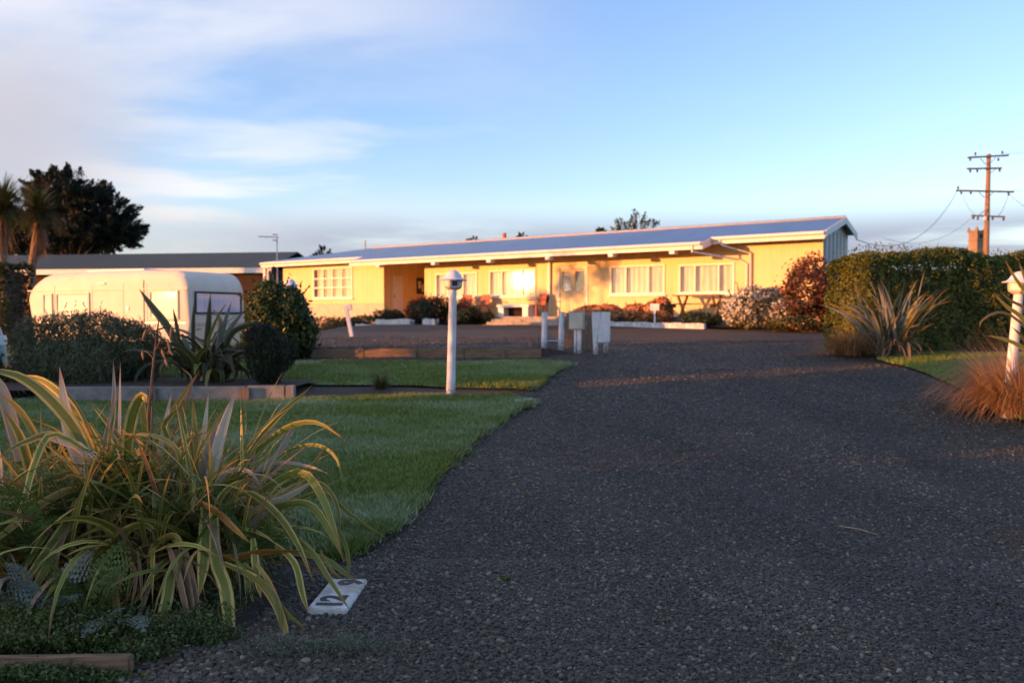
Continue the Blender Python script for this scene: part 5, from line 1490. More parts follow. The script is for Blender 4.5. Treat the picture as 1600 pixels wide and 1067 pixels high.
# --- foreground clump
fx = thing('variegated_flax', 'large variegated flax clump with striped sword leaves in the foreground', 'plant', (-2.15, 4.55, 0.03))
rf = random.Random(5)
def px_leaf(pts, W, mat, d0=4.6, d1=None, twist=0.0, fold=0.22, n=14):
    """leaf whose run was measured in the photograph; depth runs from d0 (base) to d1 (tip)"""
    d1 = d1 if d1 is not None else d0
    m = len(pts) - 1
    P = [at(x, y, d0 + (d1 - d0) * i / m) for i, (x, y) in enumerate(pts)]
    view = Vector((P[0].x, P[0].y, 0)).normalized()
    sf = lambda T_, t: Matrix.Rotation(twist * (0.5 + 0.8 * t), 3, T_) @ T_.cross(view)
    leaf_obj(fx, P, W * 0.74 * 4.6 / FPX, sf, mat, fold, n)
LV = [
 ([(150, 800), (132, 740), (106, 660), (93, 573)], 30, 'bl_glauc', 4.6, 4.5, 0.2),
 ([(168, 800), (160, 745), (128, 700), (100, 690), (70, 686)], 24, 'bl_glauc', 4.5, 4.3, 0.7),
 ([(176, 815), (165, 760), (150, 715), (118, 700)], 26, 'bl_glauc', 4.45, 4.35, 0.4),
 ([(165, 760), (172, 690), (178, 625), (177, 562)], 12, 'bl_glauc', 4.8, 4.8, 0.2),
 ([(185, 740), (187, 660), (188, 565)], 8, 'bl_glauc', 4.85, 4.9, 0.5),
 ([(165, 790), (128, 690), (85, 630), (30, 588), (-40, 575)], 26, 'bl_var', 4.5, 4.2, 0.3),
 ([(160, 760), (120, 650), (70, 597), (20, 586)], 18, 'bl_var', 4.8, 4.9, -0.3),
 ([(155, 770), (142, 690), (110, 625), (60, 590), (28, 595)], 18, 'bl_green', 4.9, 4.9, 0.5),
 ([(30, 720), (18, 660), (0, 605), (-20, 580)], 26, 'bl_glauc', 4.5, 4.4, 0.1),
 ([(90, 760), (60, 690), (30, 640), (0, 615)], 14, 'bl_yellow', 4.5, 4.3, 0.3),
 ([(150, 730), (90, 680), (40, 690), (0, 712)], 14, 'bl_var', 4.5, 4.1, 0.4),
 ([(160, 720), (85, 678), (55, 720), (38, 780), (15, 830)], 14, 'bl_var', 4.4, 4.0, 0.2),
 ([(120, 735), (75, 750), (30, 775), (-20, 800)], 14, 'bl_var', 4.4, 4.0, 0.3),
 ([(150, 770), (110, 765), (60, 790), (10, 830), (-30, 860)], 16, 'bl_yellow', 4.4, 3.9, 0.3),
 ([(150, 745), (115, 800), (70, 865), (15, 940)], 18, 'bl_var', 4.4, 3.8, 0.2),
 ([(110, 770), (85, 815), (60, 850), (30, 905)], 14, 'bl_var', 4.4, 3.9, 0.2),
 ([(120, 780), (100, 830), (70, 890), (30, 960)], 18, 'bl_green', 4.3, 3.8, 0.1),
 ([(230, 780), (245, 690), (275, 635), (313, 578)], 16, 'bl_yellow', 4.8, 5.0, 0.3),
 ([(270, 770), (268, 690), (300, 600), (282, 573)], 5, 'bl_dead', 4.8, 4.9, 0.3),
 ([(255, 760), (262, 690), (258, 660), (303, 618)], 14, 'bl_var', 4.7, 4.6, 0.4),
 ([(245, 740), (255, 680), (268, 613)], 12, 'bl_glauc', 4.7, 4.7, 0.1),
 ([(308, 740), (306, 690), (300, 618)], 14, 'bl_yellow', 4.7, 4.7, 0.2),
 ([(318, 740), (318, 690), (326, 613)], 12, 'bl_glauc', 4.75, 4.8, 0.1),
 ([(330, 780), (332, 735), (348, 670), (370, 606)], 24, 'bl_glauc', 4.6, 4.6, 0.2),
 ([(308, 770), (318, 730), (332, 690), (340, 650)], 20, 'bl_glauc', 4.65, 4.6, 0.3),
 ([(198, 740), (200, 690), (208, 645), (222, 618), (230, 630)], 26, 'bl_var', 4.7, 4.6, 0.2),
 ([(228, 740), (228, 690), (224, 640), (220, 612)], 14, 'bl_green', 4.8, 4.8, 0.2),
 ([(140, 660), (160, 690), (185, 720)], 8, 'bl_green', 4.9, 4.8, 0.2),
 ([(210, 720), (190, 690), (160, 650), (138, 626)], 12, 'bl_var', 4.8, 4.9, 0.2),
 ([(360, 790), (385, 710), (430, 655), (488, 602)], 20, 'bl_var', 4.8, 4.9, 0.2),
 ([(395, 780), (405, 740), (432, 715), (468, 648)], 22, 'bl_glauc', 4.7, 4.8, 0.1),
 ([(380, 760), (392, 715), (425, 685), (458, 664), (498, 661), (540, 688)], 13, 'bl_green', 4.8, 4.6, 0.4),
 ([(410, 770), (440, 712), (490, 695), (525, 715), (538, 768)], 8, 'bl_green', 4.8, 4.5, 0.3),
 ([(410, 760), (430, 724), (480, 728), (518, 742)], 8, 'bl_glauc', 4.7, 4.5, 0.5),
 ([(450, 790), (475, 742), (495, 718), (512, 690)], 9, 'bl_yellow', 4.7, 4.7, 0.2),
 ([(370, 830), (400, 795), (445, 778), (502, 745)], 18, 'bl_glauc', 4.5, 4.4, 0.2),
 ([(360, 850), (380, 830), (410, 805), (440, 790)], 14, 'bl_glauc', 4.4, 4.3, 0.3),
 ([(360, 810), (420, 760), (470, 738), (500, 770), (520, 820), (538, 880)], 17, 'bl_green', 4.5, 4.1, 0.3),
 ([(345, 800), (385, 770), (430, 800), (465, 850), (490, 910)], 15, 'bl_var', 4.4, 4.0, 0.3),
 ([(380, 820), (440, 790), (485, 790), (515, 830), (535, 870)], 17, 'bl_green', 4.4, 4.1, 0.4),
 ([(430, 800), (500, 770), (550, 806), (606, 842)], 9, 'bl_green', 4.5, 4.3, 0.4),
 ([(470, 760), (500, 755), (525, 785), (534, 840)], 9, 'bl_var', 4.5, 4.3, 0.3),
 ([(320, 790), (322, 825), (318, 880), (311, 932)], 26, 'bl_var', 4.2, 3.95, 0.1),
 ([(335, 800), (336, 870), (352, 920), (359, 985), (362, 1040)], 25, 'bl_var', 4.15, 3.75, 0.15),
 ([(290, 850), (268, 895), (260, 940), (243, 1000), (225, 1052)], 21, 'bl_var', 4.15, 3.7, 0.15),
 ([(120, 890), (160, 855), (205, 824), (232, 822), (243, 838)], 19, 'bl_var', 4.1, 4.15, 0.5),
 ([(60, 950), (110, 905), (150, 875), (185, 850)], 20, 'bl_green', 3.9, 4.2, 0.3),
 ([(248, 845), (272, 838), (287, 860)], 18, 'bl_yellow', 4.1, 4.0, 0.6),
 ([(300, 780), (335, 798), (365, 825), (393, 850)], 15, 'bl_orange', 4.2, 3.9, 0.3),
 ([(205, 815), (245, 808), (285, 792), (306, 772), (300, 790), (306, 806)], 11, 'bl_yellow', 4.3, 4.1, 0.4),
 ([(275, 822), (285, 805), (308, 802)], 12, 'bl_orange', 4.2, 4.1, 0.4),
 ([(300, 872), (360, 872), (420, 862), (472, 861)], 19, 'bl_orange', 4.1, 4.0, 0.5),
 ([(395, 840), (398, 870), (402, 905), (408, 935)], 15, 'bl_var', 4.1, 3.9, 0.15),
 ([(420, 820), (480, 855), (515, 905), (548, 955)], 11, 'bl_green', 4.2, 3.95, 0.2),
 ([(430, 850), (460, 880), (472, 925), (482, 957)], 13, 'bl_var', 4.1, 3.9, 0.2),
 ([(400, 880), (420, 910), (440, 960), (447, 1000), (428, 1036)], 11, 'bl_yellow', 4.0, 3.7, 0.3),
 ([(380, 880), (415, 915), (445, 955), (482, 985)], 12, 'bl_green', 4.0, 3.8, 0.2),
 ([(350, 880), (400, 905), (430, 945), (440, 985)], 15, 'bl_var', 4.0, 3.8, 0.2),
 ([(500, 860), (518, 890), (536, 905)], 6, 'bl_yellow', 4.2, 4.1, 0.2),
 ([(505, 800), (535, 840), (545, 880), (540, 910)], 8, 'bl_green', 4.3, 4.2, 0.2),
 ([(400, 900), (430, 935), (440, 990)], 10, 'bl_green', 3.9, 3.75, 0.2),
 ([(170, 900), (180, 935), (188, 985), (205, 1045)], 13, 'bl_orange', 3.95, 3.65, 0.3),
 ([(245, 880), (225, 940), (210, 985), (200, 1010)], 8, 'bl_dead', 4.0, 3.75, 0.4),
 ([(270, 860), (285, 890), (295, 930), (305, 965)], 22, 'bl_dead', 4.1, 3.9, 0.3),
 ([(262, 850), (278, 900), (290, 950), (300, 985)], 14, 'bl_dead', 4.05, 3.85, 0.6),
 ([(285, 850), (298, 890), (308, 940), (312, 970)], 10, 'bl_dead', 4.1, 3.9, 0.1),
 ([(200, 870), (212, 900), (205, 950)], 7, 'bl_dead', 4.1, 3.9, 0.4),
 ([(215, 860), (220, 900), (222, 950)], 6, 'bl_dead', 4.1, 3.9, 0.1),
 ([(260, 740), (275, 700), (295, 668)], 8, 'bl_orange', 4.6, 4.6, 0.4),
 ([(240, 790), (255, 745), (290, 705)], 9, 'bl_orange', 4.6, 4.5, 0.4),
 ([(215, 770), (180, 740), (130, 728), (90, 722)], 6, 'bl_dead', 4.5, 4.3, 0.4),
 ([(240, 750), (200, 735), (150, 715)], 5, 'bl_dead', 4.5, 4.4, 0.4),
 ([(60, 790), (48, 740), (30, 680), (5, 640)], 20, 'bl_var', 4.5, 4.4, 0.2),
 ([(0, 760), (-10, 700), (-30, 640)], 22, 'bl_glauc', 4.4, 4.3, 0.2),
 ([(285, 780), (285, 740), (275, 700), (240, 680), (182, 678)], 12, 'bl_yellow', 4.5, 4.4, 0.5),
 ([(345, 790), (330, 760), (330, 715), (316, 685)], 10, 'bl_yellow', 4.4, 4.4, 0.4),
 ([(330, 780), (350, 740), (385, 735), (410, 760)], 12, 'bl_glauc', 4.4, 4.3, 0.5),
 ([(300, 810), (330, 770), (370, 750), (395, 735)], 20, 'bl_green', 4.45, 4.4, 0.5),
 ([(390, 880), (360, 820), (340, 790), (360, 760), (395, 745)], 14, 'bl_var', 4.3, 4.2, 0.4),
]
for pts, W, mt_, d0, d1, tw in LV:
    px_leaf(pts, W, mt_, d0, d1, tw + rf.uniform(-.15, .15), rf.uniform(0.12, 0.4))
# the rest of the clump: leaves leaving several fans in all directions
fans = [(-2.55, 4.55), (-2.15, 4.65), (-1.8, 4.55), (-1.62, 4.4), (-2.0, 4.35), (-2.35, 4.3), (-2.75, 4.3), (-2.5, 4.9), (-1.9, 4.95)]
mats = ['bl_var'] * 6 + ['bl_green'] * 5 + ['bl_yellow'] * 2 + ['bl_dead'] * 4 + ['bl_orange'] + ['bl_glauc'] * 2
for i in range(150):
    bx, by = fans[i % len(fans)]
    az = rf.uniform(0, 2 * PI)
    bz = gz(bx, by) + 0.06 + rf.uniform(0, 0.12)
    mt_ = rf.choice(mats)
    ln = rf.uniform(0.45, 0.85)
    el = rf.uniform(0.5, 1.35)
    radial_leaf(fx, (bx + rf.uniform(-.12, .12), by + rf.uniform(-.12, .12), bz), az, el, ln, rf.uniform(0.9, 2.4), rf.uniform(0.022, 0.055), mt_, rf.uniform(-.8, .8), rf.choice((0, 0, 0.9)), rf.uniform(.12, .4))
# the many narrower blades that fill the clump
def mass(parent, name, mat, n, seed, spots, L0, L1, w0, w1, el, dr):
    r = random.Random(seed); V_, F_, U_ = [], [], []
    for i in range(n):
        bx, by = r.choice(spots); bx += r.uniform(-.2, .2); by += r.uniform(-.2, .2)
        az = r.uniform(0, 2 * PI); h_ = Vector((math.cos(az), math.sin(az), 0)); p = Vector((bx, by, gz(bx, by) + r.uniform(0.05, 0.3))); e = r.uniform(*el); P = [p.copy()]
        L_ = r.uniform(L0, L1); d_ = r.uniform(*dr)
        for j in range(6):
            e -= d_ / 6 * (0.4 + 1.2 * j / 6); p = p + (h_ * math.cos(e) + Vector((0, 0, 1)) * math.sin(e)) * (L_ / 6)
            p.z = max(p.z, gz(p.x, p.y) + 0.04); P.append(p.copy())
        sd = Vector((-math.sin(az), math.cos(az), 0)); tw = r.uniform(-1, 1)
        vs_, fs_, uv_ = ribbon(P, r.uniform(w0, w1), lambda T_, t: Matrix.Rotation(tw * (0.3 + t), 3, T_) @ sd, 0.25, 9)
        b_ = len(V_); V_ += [tuple(v - parent.location) for v in vs_]; F_ += [tuple(b_ + k for k in f) for f in fs_]; U_ += uv_
    o = link(name, np_mesh(name, V_, F_, True, None, U_), mat, parent); o['kind'] = 'stuff'
    return o
for mt_, n_m in (('bl_green', 230), ('bl_var', 210), ('bl_yellow', 110), ('bl_dead', 70), ('bl_orange', 16)):
    mass(fx, 'narrow_blades', mt_, n_m, n_m, fans, 0.4, 0.85, 0.012, 0.030, (0.4, 1.4), (0.4, 2.0))
    mass(fx, 'upright_blades', mt_, n_m // 2, n_m + 1, fans, 0.5, 0.95, 0.012, 0.030, (0.7, 1.45), (0.2, 1.1))
# fine drooping blades at the right of the clump
for i in range(46):
    bx, by = rf.uniform(-1.85, -1.5), rf.uniform(4.2, 4.75)
    radial_leaf(fx, (bx, by, 0.35 + rf.uniform(-.15, .25)), rf.uniform(-1.3, 0.6), rf.uniform(0.1, 0.9), rf.uniform(0.4, 0.65), rf.uniform(1.6, 2.8), rf.uniform(0.008, 0.018), rf.choice(['bl_green', 'bl_var', 'bl_dead', 'bl_yellow']), rf.uniform(-.8, .8), 0)
# dry straw tangled through the clump
vsl, fsl, vl = [], [], []
for i in range(420):
    bx, by = rf.choice(fans); bx += rf.uniform(-.3, .3); by += rf.uniform(-.25, .2)
    p = Vector((bx, by, rf.uniform(0.1, 0.62))); az = rf.uniform(0, 2 * PI); e = rf.uniform(-1.3, 0.9); L_ = rf.uniform(0.15, 0.5); va = rf.random()
    d = Vector((math.cos(az) * math.cos(e), math.sin(az) * math.cos(e), math.sin(e))); sd = d.cross(Vector((0, 0, 1))).normalized()
    w = rf.uniform(0.002, 0.006)
    for j in range(4):
        q_ = p + d * (L_ * j / 3) - Vector((0, 0, 0.05 * (j / 3) ** 2)) - fx.location
        vsl += [tuple(q_ - sd * w * (1 - j / 4)), tuple(q_ + sd * w * (1 - j / 4))]; vl += [va, va]
        if j: k2 = len(vsl); fsl.append((k2 - 4, k2 - 3, k2 - 1, k2 - 2))
so_ = link('dry_straw', np_mesh('dry_straw', vsl, fsl, False, vl), 'lf_skirt', fx); so_['kind'] = 'stuff'
# flower stalk with dry pods
stk = [at(228, 760, 4.75), at(233, 640, 4.85), at(241, 560, 4.9), at(248, 500, 4.95)]
mb = MB()
o_ = fx.location
mb.tube([p - o_ for p in stk], [0.011, 0.010, 0.008, 0.004], 7)
for (a, b) in (((242, 548), (262, 530)), ((244, 530), (228, 515)), ((246, 515), (268, 510)), ((240, 560), (222, 548))):
    mb.tube([at(*a, 4.9) - o_, at((a[0] + b[0]) / 2, min(a[1], b[1]) + 2, 4.9) - o_, at(*b, 4.92) - o_], [0.006, 0.005, 0.003], 5)
fs_ = mb.build('flower_stalk', 'bark', fx, smooth=True)
for (px_, py_, dx_, dy_) in ((262, 530, 4, 20), (228, 515, -6, 18), (268, 510, -2, 24), (222, 548, 2, 14), (240, 556, 0, 12), (252, 545, 6, 16), (258, 560, 3, 12)):
    a = at(px_, py_, 4.91) - o_; b = at(px_ + dx_, py_ + dy_, 4.9) - o_
    MB().tube([a, a.lerp(b, .3), a.lerp(b, .7), b], [0.003, 0.009, 0.007, 0.002], 6).build('seed_pod', 'palm_bark', fs_, smooth=True)
mb = MB()
for (a, b, r_) in (((196, 700), (193, 790), .008), ((238, 600), (236, 720), .007), ((210, 720), (220, 830), .006), ((165, 700), (172, 760), .005)):
    mb.tube([at(*a, 4.7) - o_, at(*b, 4.6) - o_], [r_ * .6, r_], 6)
mb.build('old_stalk', 'bark', fx)

# --- ferns under the flax
def frond_mesh(name, L, npair=13, width=0.5, droop=0.7, seed=0):
    r = random.Random(seed)
    vs = []; fs = []; var = []
    def tri_leaf(c, d, nrm, ln, w, val):
        d = d.normalized(); s = d.cross(nrm).normalized()
        b = len(vs)
        vs.extend([c, c + d * ln * 0.45 + s * w, c + d * ln, c + d * ln * 0.45 - s * w]); var.extend([val] * 4)
        fs.append((b, b + 1, b + 2, b + 3))
    p = Vector((0, 0, 0)); e = 1.1
    up = Vector((0, 0, 1))
    pts = []
    n = npair * 2
    for i in range(n + 1):
        t = i / n
        pts.append((p.copy(), e, t)); e -= droop * 2.0 / n * (0.5 + t)
        p = p + Vector((math.cos(e), 0, math.sin(e))) * (L / n)
    for i in range(5, n + 1, 1):
        q, e, t = pts[i]
        if i % 2: continue
        T_ = Vector((math.cos(e), 0, math.sin(e))); nn = Vector((-math.sin(e), 0, math.cos(e)))
        pl = L * width * 0.5 * math.sin(min(1, (1 - t) * 1.25 + 0.05) * PI / 2)
        for sgn in (-1, 1):
            side = (Vector((0, sgn, 0)) * 0.93 + T_ * 0.38 - nn * 0.15).normalized()
            m = max(4, int(pl / 0.016))
            for j in range(m):
                u = (j + 0.5) / m
                c = q + side * pl * u - nn * pl * 0.18 * u * u
                sl = pl * 0.30 * (1 - u) + 0.008
                for s2 in (-1, 1):
                    d2 = (nn.cross(side) * s2 + side * 0.55)
                    tri_leaf(c, d2, nn + Vector((r.uniform(-.2, .2), r.uniform(-.2, .2), 0)), sl, max(0.0035, pl / m * 0.42), 0.25 + 0.5 * r.random())
    # rachis
    for i in range(n):
        a, b = pts[i][0], pts[i + 1][0]; k = len(vs); w = 0.003
        vs.extend([a + Vector((0, w, 0)), a - Vector((0, w, 0)), b - Vector((0, w, 0)), b + Vector((0, w, 0))]); var.extend([0.1] * 4); fs.append((k, k + 1, k + 2, k + 3))
    return np_mesh(name, [tuple(v) for v in vs], fs, False, var)
FM = [frond_mesh('frond', 0.42, 12, 0.62, 0.6, i) for i in range(4)]
for m_ in FM: m_.materials.append(M['lf_fern'])
FMg = [frond_mesh('frond', 0.26, 9, 0.6, 0.7, 10 + i) for i in range(2)]
for m_ in FMg: m_.materials.append(M['lf_fern_grey'])
def fern(label, px, py, D, n, meshes, spread=(0.25, 1.0), scale=1.0, az0=0, az1=2 * PI):
    p = at(px, py, D); p.z = max(p.z, gz(p.x, p.y) + 0.03)
    t = thing('fern', label, 'fern', p, 0, 'ferns growing through the flax bed')
    for i in range(n):
        o = link('frond', rf.choice(meshes), None, t)
        o.rotation_euler = (rf.uniform(-.3, .3), -rf.uniform(-0.5, 0.6), rf.uniform(az0, az1))
        o.location = (rf.uniform(-.1, .1), rf.uniform(-.1, .1), rf.uniform(-.05, .05)); s = scale * rf.uniform(0.7, 1.2); o.scale = (s, s, s)
fern('green fern fronds below the tall silvery leaves at left', 130, 830, 4.35, 16, FM)
fern('green fern fronds in the middle of the flax clump', 215, 800, 4.4, 14, FM)
fern('green fern fronds right of the clump centre', 330, 850, 4.25, 16, FM)
fern('dark green fern at the left border beneath drooping blades', 30, 880, 4.1, 14, FM)
fern('small fern spilling from the bed near the slab', 400, 880, 4.2, 10, FM, scale=0.7)
fern('silvery young fern between two hanging leaves near the bottom', 190, 985, 3.75, 6, FMg)
fern('silvery leafy fern at the lower left border', 50, 960, 3.75, 9, FMg, scale=1.15)
fern('green fern low in the bed above the timber board', 120, 960, 3.8, 12, FM, scale=0.8)
fern('green fern behind the flax beside the front lawn', 90, 740, 5.0, 14, FM)

# dark ground cover inside the bed
nn_ = 26000
q = np.column_stack([RNG.uniform(-4.4, -1.3, nn_), RNG.uniform(3.15, 5.6, nn_)])
q = q[in_poly(q, np.array(bed)) & (q[:, 1] > 3.75)]
hgt = RNG.random(len(q)) ** 1.4 * (0.07 + 0.24 * sstep(4.1, 4.7, q[:, 1]))
pp = np.column_stack([q, 0.05 + hgt])
v, f, var = leaf_quads(pp, RNG.normal(size=pp.shape) * 0.8 + np.array([0, -0.2, 1]), 0.014 * (0.6 + 0.8 * RNG.random(len(pp))), 0.45)
o = link('bed_ground_cover', np_mesh('bed_ground_cover', v, f, False, var), 'lf_under')
tag(o, 'small dark leaves of ground cover beneath the flax', 'ground cover', kind='stuff')

# wispy grey weed on the gravel
def weed(label, px, py, rx, ry, n, h, mat, name='weed'):
    c = on_ground(px, py)
    t = thing(name, label, 'weed', c)
    a = RNG.random(n) * 2 * PI; r = np.sqrt(RNG.random(n)) * (0.75 + 0.45 * np.sin(a * 3 + 1) * np.cos(a * 5))
    b = np.column_stack([np.cos(a) * r * rx, np.sin(a) * r * ry, np.zeros(n)])
    hh = h * (1 - 0.6 * np.clip(r, 0, 1)) * (0.5 + 0.8 * RNG.random(n))
    pts = []
    k = 6
    lean = RNG.normal(size=(n, 2)) * 0.6
    for j in range(k):
        u = (j + 1) / k
        pts.append(np.column_stack([b[:, 0] + lean[:, 0] * hh * u, b[:, 1] + lean[:, 1] * hh * u, hh * u]) + RNG.normal(size=(n, 3)) * 0.004)
    P = np.concatenate(pts)
    v, f, var = leaf_quads(P, RNG.normal(size=P.shape) + np.array([0, 0, 0.6]), 0.0105 if mat == 'lf_under' else 0.006, 0.45)
    link('foliage', np_mesh('foliage', v, f, False, var), mat, t)
    st = np.empty((n, 3, 3)); tip = pts[-1]
    st[:, 0] = b - [0.0012, 0, 0]; st[:, 1] = b + [0.0012, 0, 0]; st[:, 2] = tip
    link('stem', np_mesh('stem', st.reshape(-1, 3), np.arange(3 * n).reshape(n, 3), False, np.repeat(RNG.random(n), 3)), mat, t)
weed('wispy grey green weed patch on the gravel below the slab', 545, 1018, 0.30, 0.10, 330, 0.085, 'lf_weed')
weed('silvery weed sprawling at the edge of the flax bed', 440, 1020, 0.22, 0.12, 260, 0.085, 'lf_weed')
weed('tiny green weed in the gravel right of the slab', 789, 904, 0.035, 0.02, 60, 0.02, 'lf_fern')
weed('tiny green weed by itself far up the gravel', 822, 777, 0.06, 0.03, 60, 0.02, 'lf_fern')
weed('small dense green weed at the bed corner near hanging blades', 290, 1000, 0.22, 0.14, 900, 0.11, 'lf_under')
weed('dark green weed along the foot of the timber board', 60, 1062, 0.42, 0.06, 900, 0.07, 'lf_under')
weed('bushy green weed behind the timber board at left', 60, 1015, 0.42, 0.14, 1300, 0.20, 'lf_under')
weed('green weed cushion behind the middle of the timber board', 170, 1012, 0.26, 0.12, 800, 0.15, 'lf_under')
weed('green weed creeping over the end of the timber board', 215, 1030, 0.14, 0.08, 500, 0.09, 'lf_under')
# dry stalk on the drive
sa, sb_ = on_ground(1311, 824), on_ground(1372, 838)
tag(MB().tube([sa + Vector((0, 0, .012)), sa.lerp(sb_, .5) + Vector((0.01, 0.02, .016)), sb_ + Vector((0, 0, .012))], [0.005, 0.004, 0.002], 6).build('dry_stalk', 'straw'), 'thin dry stalk lying on the gravel at right', 'stalk')

# --- flax behind the low wall
mf_p = at(325, 600, 12.1); mf_p.z = 0.5
mf = thing('flax', 'dark flax clump in front of the caravan end', 'plant', mf_p)
for i in range(95):
    r = rf
    b = (mf_p.x + r.uniform(-.28, .28), mf_p.y + r.uniform(-.25, .25), mf_p.z + r.uniform(0, 0.15))
    az = r.uniform(0, 2 * PI)
    radial_leaf(mf, b, az, r.uniform(0.75, 1.5), r.uniform(0.75, 1.25), r.uniform(0.5, 3.2), r.uniform(0.045, 0.085), r.choice(['bl_dark'] * 6 + ['bl_dead', 'bl_green', 'bl_grey']), r.uniform(-1, 1), r.choice((0, 0, 0.8)))
def tall(par, pts, W, mat, D):
    P = [at(x, y, D) for x, y in pts]
    view = Vector((P[0].x, P[0].y, 0)).normalized()
    leaf_obj(par, P, W * D / FPX, lambda T_, t: Matrix.Rotation(0.4, 3, T_) @ T_.cross(view), mat)
for pts, W, m_ in (([(300, 590), (268, 520), (240, 482), (217, 451)], 13, 'bl_dark'), ([(318, 590), (325, 520), (329, 458)], 10, 'bl_dark'), ([(340, 590), (345, 530), (362, 470)], 9, 'bl_grey'), ([(345, 590), (355, 525), (384, 482)], 9, 'bl_grey'),
                   ([(340, 590), (360, 525), (390, 508), (408, 506)], 10, 'bl_dark'), ([(305, 590), (302, 520), (304, 466)], 7, 'bl_dark'), ([(330, 590), (345, 510), (332, 482)], 8, 'bl_dead'), ([(285, 590), (278, 520), (270, 480)], 7, 'bl_dark'), ([(310, 590), (290, 535), (284, 520)], 8, 'bl_grey'), ([(335, 590), (350, 560), (378, 535)], 10, 'bl_grey')):
    tall(mf, pts, W, m_, 12.0)
# --- flax in front of the right hedge
rfp = at(1392, 556, 15.4); rfp.z = gz(rfp.x, rfp.y)
rflax = thing('blue_grey_flax', 'blue grey flax with a brown skirt before the right hedge', 'plant', rfp)
for i in range(105):
    r = rf
    az = r.uniform(0, 2 * PI)
    radial_leaf(rflax, (rfp.x + r.uniform(-.22, .22), rfp.y + r.uniform(-.2, .2), rfp.z + r.uniform(0, 0.1)), az, r.uniform(0.95, 1.5), r.uniform(0.9, 1.7), r.uniform(0.1, 0.9), r.uniform(0.028, 0.058), r.choice(['bl_grey'] * 4 + ['bl_dark', 'bl_dark', 'bl_yellow']), r.uniform(-1, 1), 0)
for i in range(70):
    az = rf.uniform(0, 2 * PI)
    radial_leaf(rflax, (rfp.x + rf.uniform(-.2, .2), rfp.y + rf.uniform(-.2, .2), rfp.z + 0.25), az, rf.uniform(0.2, 0.9), rf.uniform(0.6, 0.95), rf.uniform(1.5, 2.6), rf.uniform(0.014, 0.035), 'bl_dead', rf.uniform(-1, 1), 0)

def tussock(label, loc, n, L, spread, mat='lf_tussock', w=0.0035, name='tussock_grass', droop=(1.3, 2.6)):
    t = thing(name, label, 'grass clump', loc)
    k = 7
    az = RNG.random(n) * 2 * PI
    e = RNG.uniform(0.7, 1.5, n); ln = L * RNG.uniform(0.55, 1.1, n); dr = RNG.uniform(*droop, n)
    p = np.column_stack([np.cos(az) * RNG.random(n) * spread, np.sin(az) * RNG.random(n) * spread, np.zeros(n)])
    hx_ = np.column_stack([np.cos(az), np.sin(az)]); sd = np.column_stack([-np.sin(az), np.cos(az), np.zeros(n)])
    rows = []
    for j in range(k + 1):
        ww = w * (1 - j / (k + 0.3))
        rows.append((p - sd * ww, p + sd * ww))
        e = e - dr / k * (0.4 + 1.2 * j / k)
        p = p + np.column_stack([hx_ * np.cos(e)[:, None], np.sin(e)]) * (ln / k)[:, None]
        p[:, 2] = np.maximum(p[:, 2], 0.02)
    V = np.stack([np.stack(r_, 1) for r_ in rows], 1).reshape(n, -1, 3)      # n, 2(k+1), 3
    base = (np.arange(n) * 2 * (k + 1))[:, None]
    F = []
    for j in range(k):
        F.append(base + np.array([[2 * j, 2 * j + 1, 2 * j + 3, 2 * j + 2]]))
    link('blades', np_mesh('blades', V.reshape(-1, 3), np.concatenate(F), True, np.repeat(RNG.random(n), 2 * (k + 1))), mat, t)
    return t
tp_ = at(1600, 660, 9.9); tp_.z = gz(tp_.x, tp_.y)
tussock('rusty weeping grass clump round the right lamp post', tp_, 2800, 1.3, 0.30, w=0.0045, droop=(0.7, 2.7))
tp2 = at(1556, 620, 10.6); tp2.z = gz(tp2.x, tp2.y)
tussock('smaller rusty grass clump behind the right lamp post', tp2, 1300, 1.05, 0.2, w=0.0045, droop=(0.7, 2.7))
tp3 = at(1330, 548, 15.9); tp3.z = gz(tp3.x, tp3.y)
tussock('brown dry grass clump at the corner of the right hedge', tp3, 1600, 1.0, 0.3)
tp4 = at(595, 612, 11.9); tp4.z = gz(tp4.x, tp4.y)
tussock('small spiky green grass plant on the soil strip between lawns', tp4, 220, 0.34, 0.06, 'lf_olive', 0.006, 'spiky_grass', (0.3, 1.4))
# flax leaves reaching in at the right border
ef_p = at(1640, 640, 9.4); ef_p.z = gz(ef_p.x, ef_p.y)
ef = thing('yellow_flax', 'olive flax leaves reaching in beside the right lamp post', 'plant', ef_p)
for pts, W in (([(1640, 560), (1600, 500), (1572, 478), (1552, 456)], 10), ([(1650, 560), (1610, 490), (1580, 470), (1562, 455)], 8), ([(1650, 560), (1620, 480), (1590, 440), (1570, 406)], 10), ([(1650, 560), (1615, 470), (1600, 430), (1592, 410)], 9),
               ([(1640, 580), (1600, 545), (1570, 530), (1540, 524)], 10), ([(1640, 560), (1590, 500), (1560, 488), (1535, 500), (1530, 512)], 6), ([(1640, 590), (1600, 530), (1580, 510)], 8)):
    P = [at(x, y, 9.4) for x, y in pts]
    view = Vector((P[0].x, P[0].y, 0)).normalized()
    leaf_obj(ef, [ef_p] + P, W * 0.7 * 9.4 / FPX, lambda T_, t: Matrix.Rotation(0.3, 3, T_) @ T_.cross(view), 'bl_green' if W > 8 else 'bl_dark')

